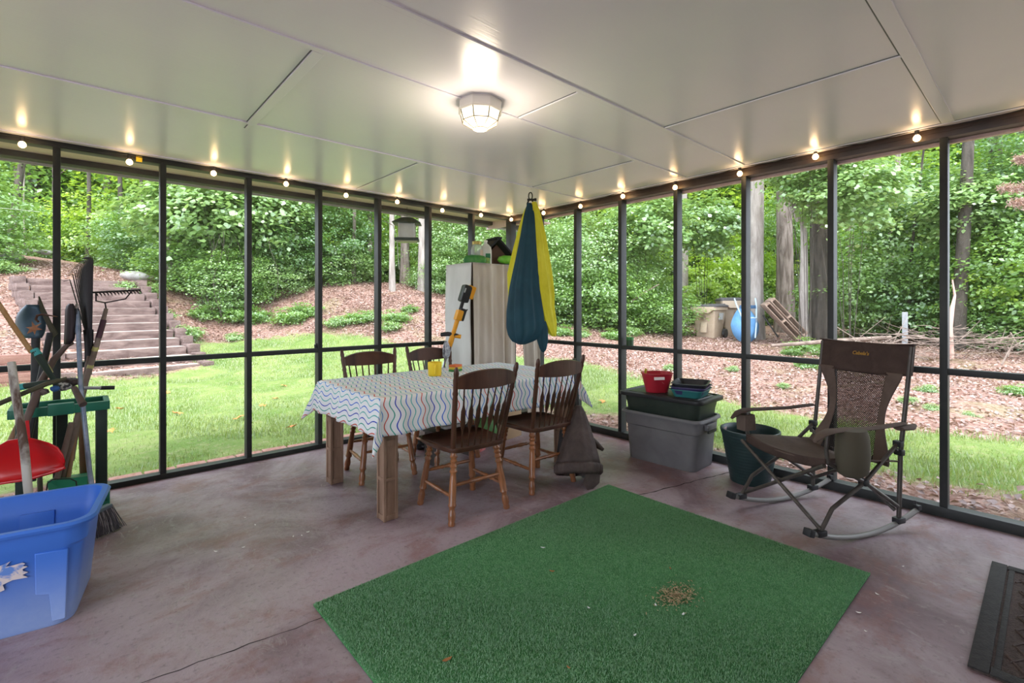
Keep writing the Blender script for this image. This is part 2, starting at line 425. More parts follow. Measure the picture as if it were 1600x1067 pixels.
# eave outside the left screens
o = struct(MB().box((-2.6, .285, CZ + .012), (6.8, .39, .02)).build('trim_soffit', SOFFIT))
o = struct(MB().box((-2.6, .525, 2.395), (6.8, .10, .062), bev=.01).box((-2.6, .58, 2.355), (6.8, .012, .02), mi=1).build('trim_gutter', [GUTTER, M('gutter_lip', (.45, .45, .43), .5)]))
struct(MB().box((.115, -2.8, 2.365), (.022, 6.8, .095)).build('trim_fascia', SOFFIT))
struct(MB().box((.45, -2.75, CZ + .09), (.7, 6.7, .03)).build('trim_roof_edge', SOFFIT))

# ------------------------------------------------------------------ the ground
CP = [(-5.2,2.84,-.08),(-5.99,7.0,-.10),(-6.29,9.18,.75),(-7.08,13.77,1.8),(-7.89,18.52,3.0),(-9.38,27.24,3.6),(-12.64,46.25,4.6),(-4.57,2.81,-.1),(-4.7,6.6,-.10),(-5.0,8.3,.6),(-5.37,12.25,1.6),(-5.74,16.6,2.7),(-6.42,24.59,3.4),(-7.9,42.01,4.4),(-3.25,.42,-.06),(-2.88,2.91,-.12),(-2.0,6.12,-.12),(-1.3,8.2,.18),(-1.5,10.4,.65),(-1.0,12.76,1.84),(-.84,16.92,2.3),(1.23,31.16,3.5),(-2.25,.2,-.06),(-.77,4.24,-.09),(.12,6.67,.25),(.6,7.98,.53),(1.05,9.19,1.08),(1.6,10.71,1.76),(3.08,14.75,2.2),(7.16,25.86,3.0),(-1.31,.16,-.05),(.37,3.09,0),(1.64,5.31,.32),(2.66,7.08,.92),(3.67,8.85,1.66),(6.22,13.29,2.1),(11.3,22.16,2.5),(-.19,.24,-.05),(2.32,3.36,.21),(3.88,5.31,.6),(5.14,6.88,1.07),(8.59,11.17,1.6),(14.86,18.98,1.9),(.64,-.5,-.03),(2.17,.81,0),(4.08,2.45,.23),(5.99,4.1,.58),(7.53,5.41,.86),(11.35,8.7,1.2),(20.53,16.58,1.4),(.48,-1.97,-.03),(1.59,-1.35,0),(3.71,-.16,.07),(9.43,3.03,.42),(14.51,5.87,.6),(27.44,13.1,.8),(.5,-2.8,-.03),(2.25,-2.15,-.03),(4.43,-1.35,.02),(9.31,.46,.27),(13.03,1.83,.4),(17.28,3.4,.5),(32.14,8.89,.7),(.45,-3.69,-.03),(1.59,-3.5,0),(5.61,-2.81,.07),(8.64,-2.29,.21),(16.19,-.99,.5),(27.52,.95,.7),(38.85,2.89,.8),(.42,-4.33,-.03),(2.45,-4.27,0),(6.97,-4.15,.08),(9.88,-4.07,.26),(19.35,-3.82,.5),(32.46,-3.47,.7),(45.57,-3.11,.8),(.6,-5.03,-.03),(3.76,-5.44,0),(9.19,-6.14,.1),(12.7,-6.59,.3),(24.09,-8.06,.5),(39.86,-10.09,.7),
      (-2.6,7.2,-.14),(-3.2,7.1,-.14),(-2.9,9.6,.78),(-3.6,9.8,.80),(-3.3,11.6,1.74),(-4.3,11.6,1.78),(-3.2,12.6,1.98),(-4.6,12.8,2.05),(-3.0,15.0,2.32),(-10,0,-.1),(-10,7,.0),(.3,-8,-.05),(10,-10,.2),(-16,10,1.6),(-16,20,3.2),(-9,8.5,.6)]
CP = np.array(CP)
def tps(r2): return np.where(r2 > 1e-9, r2 * np.log(np.maximum(r2, 1e-9)), 0)
_n = len(CP); _A = np.zeros((_n + 3, _n + 3)); _d = ((CP[:, None, :2] - CP[None, :, :2]) ** 2).sum(-1)
_A[:_n, :_n] = tps(_d) + np.eye(_n) * .35; _A[:_n, _n] = 1; _A[:_n, _n + 1:] = CP[:, :2]; _A[_n, :_n] = 1; _A[_n + 1:, :_n] = CP[:, :2].T
_w = np.linalg.solve(_A, np.concatenate([CP[:, 2], np.zeros(3)]))
def gz_arr(x, y):
    q = np.stack([x, y], -1); z = np.zeros(x.shape)
    for i in range(_n): z += _w[i] * tps((x - CP[i, 0]) ** 2 + (y - CP[i, 1]) ** 2)
    z += _w[_n] + _w[_n + 1] * x + _w[_n + 2] * y
    z = np.clip(z, -.14, 5.5)
    return np.where((x < .25) & (y < .25), -.2, z)
def gz(x, y): return float(gz_arr(np.array([x], float), np.array([y], float))[0])
LAWN = [(-12,7.2),(-5.2,7.1),(-3.6,7.2),(-2.0,7.6),(-1.9,9.3),(-.61,9.0),(.67,8.16),(1.24,7.12),(1.75,5.5),(2.11,3.98),(2.78,3.29),(3.18,2.73),(3.6,2.1),(3.42,.96),(2.95,-.59),(2.6,-1.62),(2.43,-2.38),(2.5,-3.35),(2.85,-4.27),(3.2,-6),(3.4,-10),
        (1.2,-10),(.97,-4.31),(.86,-3.81),(.83,-3.19),(.51,-2.34),(.83,-.94),(.30,.30),(-1,.42),(-12,.5)]
def lawn_arr(x, y):
    """soft 0..1 mask, 1 inside the mown grass"""
    ins = np.zeros(x.shape, bool); dmin = np.full(x.shape, 1e9); n = len(LAWN)
    for i in range(n):
        (ax, ay), (bx, by) = LAWN[i], LAWN[(i + 1) % n]
        dx, dy = bx - ax, by - ay; t = np.clip(((x - ax) * dx + (y - ay) * dy) / (dx * dx + dy * dy), 0, 1)
        dmin = np.minimum(dmin, np.hypot(x - ax - t * dx, y - ay - t * dy))
        c = ((ay > y) != (by > y)); xi = ax + (y - ay) * dx / (dy if abs(dy) > 1e-9 else 1e-9); ins ^= (c & (x < xi))
    return np.clip(.5 + np.where(ins, dmin, -dmin) / 1.0, 0, 1)
def terrain():
    xs = np.concatenate([np.arange(-18, -8, 1.), np.arange(-8, 14, .16), np.arange(14, 50, 1.)])
    ys = np.concatenate([np.arange(-14, -7, 1.), np.arange(-7, 15, .16), np.arange(15, 52, 1.)])
    X, Y = np.meshgrid(xs, ys, indexing='ij'); Z = gz_arr(X, Y)
    rs = np.random.RandomState(3)
    for k in range(26):
        a = rs.uniform(0, 2 * PI); f = rs.uniform(1, 14); Z = Z + .012 / (1 + .25 * f) * np.sin(f * (X * math.cos(a) + Y * math.sin(a)) + rs.uniform(0, 6)) * ((X > .3) | (Y > .3))
    nx, ny = X.shape; vs = np.stack([X, Y, Z], -1).reshape(-1, 3)
    me = bpy.data.meshes.new('ground'); idx = np.arange(nx * ny).reshape(nx, ny)
    f = np.stack([idx[:-1, :-1], idx[1:, :-1], idx[1:, 1:], idx[:-1, 1:]], -1).reshape(-1, 4)
    me.from_pydata(vs.tolist(), [], f.tolist())
    at = me.attributes.new('lawn', 'FLOAT', 'POINT'); at.data.foreach_set('value', lawn_arr(vs[:, 0], vs[:, 1]).astype(np.float32))
    me.polygons.foreach_set('use_smooth', [True] * len(me.polygons)); me.materials.append(GROUNDM)
    o = bpy.data.objects.new('ground', me); COL.objects.link(o); o['kind'] = 'structure'
    return o
terrain()

def leaves_mesh(name, pos, nrm, size, mat, seed=0, wide=.8, fold=.18, six=False, tint=None):
    """many small leaves: pos (n,3), nrm (n,3) the way each faces"""
    rs = np.random.RandomState(seed); n = len(pos)
    nrm = nrm / (np.linalg.norm(nrm, axis=1, keepdims=True) + 1e-9)
    t = rs.normal(size=(n, 3)); t -= nrm * (t * nrm).sum(1, keepdims=True); t /= np.linalg.norm(t, axis=1, keepdims=True) + 1e-9
    u = np.cross(nrm, t); L = (size * rs.uniform(.6, 1.25, (n, 1))); W = L * wide / 2
    if six:
        parts = [(0, 0, 0), (.30, -1, .2), (.62, -.75, .12), (1, 0, -.1), (.62, .75, .12), (.30, 1, .2)]
        faces = [(0, 1, 2, 3), (0, 3, 4, 5)]
    else:
        parts = [(0, 0, 0), (.45, -1, 1), (1, 0, -.1), (.45, 1, 1)]; faces = [(0, 1, 2), (0, 2, 3)]
    vs = np.stack([pos + t * L * a + u * W * b + nrm * L * fold * c for a, b, c in parts], 1)
    k = len(parts); V = vs.reshape(-1, 3); me = bpy.data.meshes.new(name)
    F = np.concatenate([np.arange(n)[:, None] * k + np.array(f)[None] for f in faces], 1).reshape(-1)
    nf = n * len(faces); fl = len(faces[0])
    me.vertices.add(len(V)); me.vertices.foreach_set('co', V.astype(np.float32).ravel())
    me.loops.add(len(F)); me.loops.foreach_set('vertex_index', F.astype(np.int32))
    me.polygons.add(nf); me.polygons.foreach_set('loop_start', np.arange(nf, dtype=np.int32) * fl)
    me.update(calc_edges=True)
    tv = rs.uniform(0, 1, n) if tint is None else tint
    a = me.attributes.new('tint', 'FLOAT', 'POINT'); a.data.foreach_set('value', np.repeat(tv, k).astype(np.float32))
    me.materials.append(mat); return me
def link(name, me, parent=None):
    o = bpy.data.objects.new(name, me); COL.objects.link(o); o.parent = parent; return o

# grass blades and leaf litter (nobody could count them)
rs = np.random.RandomState(5)
def scatter(n, x0, x1, y0, y1, keep):
    x = rs.uniform(x0, x1, n); y = rs.uniform(y0, y1, n); m = keep(x, y) & ((x > .32) | (y > .32)); return x[m], y[m]
def infront(x, y): return ((x - CAM.x) * FW.x + (y - CAM.y) * FW.y) > 0
def grass():
    x1, y1 = scatter(150000, -7, 4.5, .3, 9.6, lambda x, y: (lawn_arr(x, y) + rs.uniform(-.28, .28, len(x)) > .5))
    x2, y2 = scatter(60000, .4, 4.2, -6, 3, lambda x, y: (lawn_arr(x, y) + rs.uniform(-.28, .28, len(x)) > .5))
    x = np.concatenate([x1, x2]); y = np.concatenate([y1, y2]); z = gz_arr(x, y)
    n = len(x); pos = np.stack([x, y, z - .01], 1)
    # blades: the leaf axis must stand up, so face them sideways
    a = rs.uniform(0, 2 * PI, n); up = np.stack([.45 * np.cos(a), .45 * np.sin(a), np.ones(n)], 1); up /= np.linalg.norm(up, axis=1, keepdims=True)
    side = np.stack([-np.sin(a), np.cos(a), np.zeros(n)], 1); L = rs.uniform(.03, .07, (n, 1)); W = .005
    vs = np.stack([pos - side * W, pos + side * W, pos + up * L], 1).reshape(-1, 3)
    me = bpy.data.meshes.new('grass'); me.vertices.add(len(vs)); me.vertices.foreach_set('co', vs.astype(np.float32).ravel())
    me.loops.add(3 * n); me.loops.foreach_set('vertex_index', np.arange(3 * n, dtype=np.int32))
    me.polygons.add(n); me.polygons.foreach_set('loop_start', np.arange(n, dtype=np.int32) * 3); me.update(calc_edges=True)
    t = np.clip(rs.normal(.40, .30, n) + .35 * (np.sin(x * 1.7) * np.cos(y * 1.3) > .4), 0, 1)
    at = me.attributes.new('tint', 'FLOAT', 'POINT'); at.data.foreach_set('value', np.repeat(t, 3).astype(np.float32)); me.materials.append(GRASSM)
    tag(link('grass', me), 'short mown lawn grass growing outside the porch screens', 'grass', kind='stuff')
grass()
def litter():
    def keep(x, y): return (lawn_arr(x, y) < .5 + rs.uniform(-.12, .12, len(x)) - .2 * (rs.rand(len(x)) < .6)) & infront(x, y)
    a = scatter(60000, -8, 6, 6.5, 17, keep); b = scatter(60000, .35, 13, -7, 9, keep)
    x = np.concatenate([a[0], b[0]]); y = np.concatenate([a[1], b[1]]); z = gz_arr(x, y) + rs.uniform(.0, .03, len(x)); n = len(x)
    nr = np.stack([rs.normal(0, .45, n), rs.normal(0, .45, n), np.ones(n)], 1)
    tag(link('leaf_litter', leaves_mesh('leaf_litter', np.stack([x, y, z], 1), nr, .055, LITTERM, 9, .7)), 'brown dead leaves and bark chips covering the ground under the trees', 'leaves', kind='stuff')
litter()
YLEAF = M('fallen_yellow_leaf', (.55, .30, .06), .7, col2=(.60, .18, .08), nscale=20)
lw = [(-3.0, 3.2), (-3.55, 4.1), (-2.5, 2.2), (-2.05, 2.9), (-1.75, 3.4), (-1.1, 1.9), (-2.9, 5.2), (-2.1, 5.0), (-1.3, 4.5), (-.5, 3.6), (1.3, -.4), (1.6, .6), (-2.2, 1.2), (-1.5, 1.1), (-3.7, 2.4), (.2, 2.2)]
for i, (x, y) in enumerate(lw):
    s = random.Random(i).uniform(.05, .085); a = i * 1.7
    star = [(s * (1 if k % 2 == 0 else .5) * math.cos(a + k * PI / 5) * .9, s * (1 if k % 2 == 0 else .5) * math.sin(a + k * PI / 5), .012 * math.sin(k * 2.1)) for k in range(10)]
    o = MB().poly(star, .002).build('fallen_leaf', YLEAF, smooth=0); o.location = (x, y, gz(x, y) + .035); o.rotation_euler = (.25 * math.sin(i), .25, a)
    tag(o, 'yellow orange fallen leaf lying on the lawn beyond the screens', 'leaf', 'fallen leaves on the lawn')

# brick edging beside the left screen
BRK = M('old_red_brick', (.36, .16, .12), .9, col2=(.50, .30, .25), nscale=12, bump=.5)
for i in range(20):
    x = -4.55 + i * .215
    o = MB().box((0, 0, 0), (.20, .095, .06), bev=.008).build('edging_brick', BRK); o.location = (x, .33 + .012 * math.sin(i * 2.3), -.045); o.rotation_euler = (0, 0, .05 * math.sin(i * 1.9))
    tag(o, 'weathered red brick laid end to end along the lawn below the left screens', 'brick', 'brick edging along the lawn')
rs2 = np.random.RandomState(8); gx = rs2.uniform(-4.8, -.1, 5200); gy = rs2.uniform(.10, .275, 5200)
GRAVEL = leaf_mat('grey_gravel', (.10, .09, .10), (.46, .44, .46), 0, .6)
tag(link('gravel', leaves_mesh('gravel', np.stack([gx, gy, rs2.uniform(-.085, -.06, 5200)], 1), np.stack([rs2.normal(0, .5, 5200), rs2.normal(0, .5, 5200), np.ones(5200)], 1), .016, GRAVEL, 3, .9)), 'fine grey gravel strip between the porch slab and the bricks', 'gravel', kind='stuff')
struct(MB().box((-2.9, .19, -.13), (6, .19, .10)).build('trim_gravel_bed', M('gravel_bed', (.2, .19, .19), .95, col2=(.38, .36, .37), nscale=90)))
# timber stairs up the bank
st = thing('timber_stairs', 'wide weathered timber stairs climbing the leaf covered bank behind the garden tools', 'stairs', (-1.92, 7.72, -.10), R(12.7))
NS = 12
for i in range(NS):
    z = i * .17; y = i * .355
    b = MB(); b.box((-1.12, y + .06, z + .08), (2.0, .12, .165), mi=0, bev=.008)
    b.box((-1.12, y + .235, z + .160), (1.98, .37, .012), mi=1)
    b.build('step', [TIMBER, TIMBERTOP], st)
for i in range(NS):
    z = i * .17; y = i * .355
    for sx, ln in ((.02, .62), (-2.25, .55)):
        MB().box((sx + .012 * math.sin(i * 3.1), y + .22 + .03 * math.sin(i * 2.2), z + .12), (.20, ln, .17), (0, 0, .02 * math.sin(i * 5)), bev=.01).build('side_timber', TIMBER, st)
        MB().box((sx, y + .25, z - .03), (.19, ln, .15), bev=.01).build('side_timber', TIMBER, st)
rw = thing('retaining_wall', 'stacked reddish timber retaining wall left of the stairs', 'retaining wall', (-5.47, 7.05, -.12), R(3))
TIMRED = M('reddish_timber', (.20, .09, .075), .9, col2=(.33, .18, .15), nscale=4, stretch=(.3, 2, 3), bump=.5)
for k in range(4):
    MB().box((0, .02 * k, .075 + .152 * k), (2.3, .14, .148), bev=.01).build('timber', TIMRED, rw)
# rocks beside the path
ROCK = M('pale_lichen_rock', (.30, .27, .25), .9, col2=(.52, .50, .50), nscale=4, bump=.8, bscale=12)
def rock(name, p, r, seed, label):
    rnd = random.Random(seed); bm = bmesh.new(); bmesh.ops.create_icosphere(bm, subdivisions=3, radius=1)
    ph = [Vector((rnd.uniform(-1, 1), rnd.uniform(-1, 1), rnd.uniform(-1, 1))) * 3 for _ in range(5)]
    for v in bm.verts:
        d = 1 + .13 * sum(math.sin(v.co.dot(q) + 1.3 * i) for i, q in enumerate(ph)) / 1.5
        v.co = Vector((v.co.x * r[0] * d, v.co.y * r[1] * d, v.co.z * r[2] * d))
    me = bpy.data.meshes.new(name); bm.to_mesh(me); bm.free(); me.materials.append(ROCK); me.polygons.foreach_set('use_smooth', [True] * len(me.polygons))
    o = link(name, me); o.location = p; tag(o, label, 'rock'); return o
for i, (px, py, D, s, lab) in enumerate([(212, 428, 13.4, .34, 'pale rock at the top right end of the timber stairs'), 
        (45, 424, 13.8, .36, 'long pale rock sunk in the path left of the post'), (20, 400, 14.6, .3, 'flat pale rock beside the green tuft at far left'),
        (47, 389, 15.5, .2, 'small grey stone at the edge of the undergrowth'), (72, 391, 15.3, .18, 'low flat stone right beside the left post'), (17, 384, 15.8, .22, 'dark purple stone at the top of the path')]):
    p = P(px, py, D); rock('rock', (p.x, p.y, p.z - .06), (s, s * .7, s * .42), i, lab)
# ------------------------------------------------------------------ woods
def blob(name, n, r, leaf, mat, seed, clusters=120, shell=.45, wide=.75, six=False, up=.9, spread=.16, drop=.0):
    """foliage of one crown: leaves gathered in sprays round an ellipsoid of radii r"""
    g = np.random.RandomState(seed); r = np.array(r, float)
    d = g.normal(size=(clusters, 3)); d /= np.linalg.norm(d, axis=1, keepdims=True)
    rad = (shell + (1 - shell) * g.rand(clusters, 1) ** .6); lump = 1 + .16 * np.sin(d[:, :1] * 5 + seed) + .14 * np.cos(d[:, 1:2] * 7 + d[:, 2:] * 5)
    C = d * rad * lump * r
    k = g.randint(0, clusters, n); s = spread * (r.mean() ** .5)
    off = g.normal(size=(n, 3)) * np.array([s, s, s * .35]); off[:, 2] -= drop * (off[:, 0] ** 2 + off[:, 1] ** 2) * 2
    pos = C[k] + off
    nr = d[k] * .55 + np.array([0, 0, up]) + g.normal(size=(n, 3)) * .42
    tint = np.clip(g.rand(clusters)[k] * .6 + g.rand(n) * .4, 0, 1)
    return leaves_mesh(name, pos, nr, leaf, mat, seed, wide, .12, six, tint)
def tall(name, n, R_, z0, z1, leaf, mat, seed, sprays=260, power=1.0):
    g = np.random.RandomState(seed); h = g.rand(sprays)
    ang = g.uniform(0, 2 * PI, sprays); rr = R_ * (.25 + .75 * g.rand(sprays) ** .5) * (1 - .35 * np.abs(h - .45))
    C = np.stack([rr * np.cos(ang), rr * np.sin(ang), z0 + (z1 - z0) * h], 1)
    k = g.randint(0, sprays, n); pos = C[k] + g.normal(size=(n, 3)) * np.array([.55, .55, .16])
    nr = np.array([0, 0, 1.]) + g.normal(size=(n, 3)) * .45
    tint = np.clip(g.rand(sprays)[k] * .7 + g.rand(n) * .3, 0, 1)
    return leaves_mesh(name, pos, nr, leaf, mat, seed, .7, .12, False, tint)
def trunk_mb(h, r, bend=.15, seed=0, branches=4, lean=(0, 0), top=.55):
    g = random.Random(seed); pts = []; rr = []
    for i in range(9):
        t = i / 8; pts.append((lean[0] * t * h + bend * math.sin(t * 3.1 + seed) * t, lean[1] * t * h + bend * math.cos(t * 2.7 + seed * 2) * t - bend * 0, h * t))
        rr.append(r * (1.25 if i == 0 else 1) * (1 - (1 - top) * t))
    b = MB().tube([(pts[0][0], pts[0][1], -.3)] + pts, [rr[0] * 1.1] + rr, 12)
    for k in range(branches):
        i = g.randint(3, 7); a = g.uniform(0, 2 * PI); l = g.uniform(.8, 1.8); q = Vector(pts[i])
        b.tube([q, q + Vector((math.cos(a) * l * .5, math.sin(a) * l * .5, l * .35)), q + Vector((math.cos(a) * l, math.sin(a) * l, l * .55))], [r * .28, r * .17, r * .07], 6)
    return b
def stems(n, r, h, seed, mat, parent, rad=.008):
    g = random.Random(seed); b = MB()
    for i in range(n):
        a = g.uniform(0, 2 * PI); q = r * g.uniform(.2, .9); m = g.uniform(.3, .7)
        b.tube([(q * .25 * math.cos(a), q * .25 * math.sin(a), -.15), (q * m * math.cos(a + .3), q * m * math.sin(a + .3), h * .5), (q * math.cos(a), q * math.sin(a), h * g.uniform(.8, 1.1))], [rad * g.uniform(.8, 1.6), rad * .8, rad * .3], 6)
    return b.build('stem', mat, parent)

BL = {
 'pale': blob('foliage_pale', 5200, (1.5, 1.5, 1.25), .155, LEAFPALE, 1, 150, .5, .85, True, 1.0, .17, .5),
 'palefine': blob('foliage_palefine', 9000, (1.35, 1.35, 1.3), .075, LEAFPALE, 2, 240, .5, .7, False, .9, .15),
 'mid': blob('foliage_mid', 8000, (1.45, 1.45, 1.3), .095, LEAFMID, 3, 220, .45, .7),
 'bright': blob('foliage_bright', 6500, (1.5, 1.5, 1.4), .11, LEAFBRIGHT, 4, 170, .35, .75),
 'dark': blob('foliage_dark', 8500, (1.5, 1.5, 1.35), .10, LEAFDARK, 5, 230, .4, .7),
 'low': blob('foliage_low', 2200, (.62, .62, .34), .085, LEAFMID, 6, 70, .3, .8, False, 1.0, .16),
 'lowpale': blob('foliage_lowpale', 1500, (.5, .5, .26), .075, LEAFPALE, 7, 50, .3, .8, False, 1.0, .16),
 'tall1': tall('foliage_tall_a', 9500, 2.6, 1.2, 12.5, .24, LEAFBRIGHT, 8),
 'tall2': tall('foliage_tall_b', 9500, 2.7, .6, 12.5, .22, LEAFMID, 9),
 'tall3': tall('foliage_tall_c', 9000, 2.4, 1.8, 12, .23, LEAFDARK, 10),
}
def foliage(kind, parent, loc, s, rz=0, name='foliage'):
    o = link(name, BL[kind], parent); o.location = loc; o.scale = s if isinstance(s, tuple) else (s, s, s); o.rotation_euler = (0, 0, rz); return o
def plant(px, D, zc, kind, s, label, cat='shrub', name='shrub', group=None, nst=5, seed=0, trunk=None, extra=()):
    """an understory plant; zc is the height of the crown centre above its own foot"""
    p = P(px, 478, D); z = gz(p.x, p.y)
    t = thing(name, label, cat, (p.x, p.y, z), 0, group)
    foliage(kind, t, (0, 0, zc), s, seed * 1.3)
    for k, (dx, dy, dz, s2, kd) in enumerate(extra): foliage(kd, t, (dx, dy, dz), s2, seed + k)
    if zc > 1.5 and not 1060 < px < 1335: foliage('mid' if seed % 3 else 'palefine', t, (RT.x * .3, RT.y * .3, .55), (s, s, .6), seed)
    if trunk: trunk_mb(*trunk, seed=seed).build('trunk', BARK, t)
    elif nst: stems(nst, .9, zc + .3, seed, BARKD, t)
    return t

# --- distinct trunks
def big_tree(px, D, r, label, mat=BARK, h=11, lean=(0, 0), bend=.12, seed=0, br=2, py=None, fol=None):
    p = P(px, 478, D); t = thing('tree', label, 'tree', (p.x, p.y, gz(p.x, p.y)))
    trunk_mb(h, r, bend, seed, br, lean).build('trunk', mat, t)
    if fol:
        for (dx, dy, dz, s, kd) in fol: foliage(kd, t, (dx, dy, dz), s, seed)
    return t
rightv = RT
def L_(k): return (RT.x * k, RT.y * k)
big_tree(1178, 14, .25, 'straight pinkish grey pine trunk with the blue wheelbarrow leaning on it', BARKP, seed=1, br=0)
big_tree(1226, 16.4, .29, 'thick grey furrowed trunk rising behind the leaning pallets', BARK, seed=2, br=0)
big_tree(1282, 13.4, .26, 'dark trunk just left of the thick screen post behind the rocking chair', BARKD, seed=3, br=1)
ft = big_tree(1256, 13, .13, 'slim pale forked trunk curving left beside the pallets', BARKP, 3.4, L_(-.03), .12, 4, 0)
q = Vector((RT.x * -.10, RT.y * -.10, 3.3))
MB().tube([q, q + Vector((RT.x * -.35, RT.y * -.35, .7)), q + Vector((RT.x * -.55, RT.y * -.55, 2.4))], [.11, .085, .06], 8).tube([q, q + RT * .35 + Vector((0, 0, .6)), q + RT * .5 + Vector((0, 0, 1.8))], [.08, .06, .04], 8).build('branch', BARKP, ft)
big_tree(1493, 10.9, .14, 'dark leaning trunk beside the rightmost tall post above the brush pile', BARKD, 8, L_(.07), .1, 5, 2)
big_tree(1558, 12, .17, 'dark upright trunk at the far right edge in bright leaves', BARKD, 8, seed=6)
big_tree(1594, 13, .22, 'thick dark trunk cut by the right edge of the picture', BARKD, 8, seed=7)
big_tree(1068, 19, .17, 'thin grey trunk behind the smaller trash bin', BARKP, seed=8, br=1)
big_tree(1330, 18, .16, 'dim trunk half hidden in leaves right of the thick post', BARK, seed=9)
big_tree(1385, 17, .13, 'thin dim trunk in the deep green thicket', BARK, 9, L_(.05), seed=10)
big_tree(660, 15.8, .135, 'pale grey straight trunk right of the hanging bird feeder', BARKP, seed=11, br=0)
big_tree(633, 17.3, .16, 'dark thick trunk directly below the hanging bird feeder', BARK, seed=12, br=0)
big_tree(613, 15.2, .09, 'slim brown trunk left of the hanging bird feeder', BARKP, 8, L_(-.02), seed=13, br=1)
big_tree(552, 16.5, .07, 'thin sapling trunk in the middle of the green gap', BARK, 8, seed=14)
big_tree(578, 17.5, .10, 'dim upright trunk left of the fifth post', BARK, 9, seed=15)
big_tree(482, 17, .15, 'shaded trunk behind the bush near the fourth post', BARKD, 9, seed=16)
big_tree(268, 14.5, .13, 'pale grey trunk touching the second tall post', BARKP, 8, seed=17)
big_tree(53, 21, .24, 'broad dark trunk between the left edge and the first post', BARKD, 10, seed=18)
big_tree(14, 17, .12, 'dark trunk leaning right at the far left edge', BARKD, 8, L_(.12), seed=19)
big_tree(85, 20, .12, 'narrow upright trunk beside the first post', BARK, 9, seed=20)
big_tree(137, 18, .075, 'thin dark sapling forking in bright leaves', BARKD, 8, L_(.02), seed=21, br=3)
big_tree(190, 18.5, .09, 'slender dark trunk behind the bow rake', BARKD, 8, seed=22)
big_tree(222, 19, .07, 'thin trunk just left of the second tall post', BARKD, 8, seed=23)
big_tree(40, 17.5, .03, 'very thin bare pale stem near the left edge', BARKP, 6, L_(-.03), seed=24, br=0)
big_tree(1418, 12.6, .04, 'thin crooked dead stem in the thicket', BARKD, 5, L_(.06), seed=25, br=2)

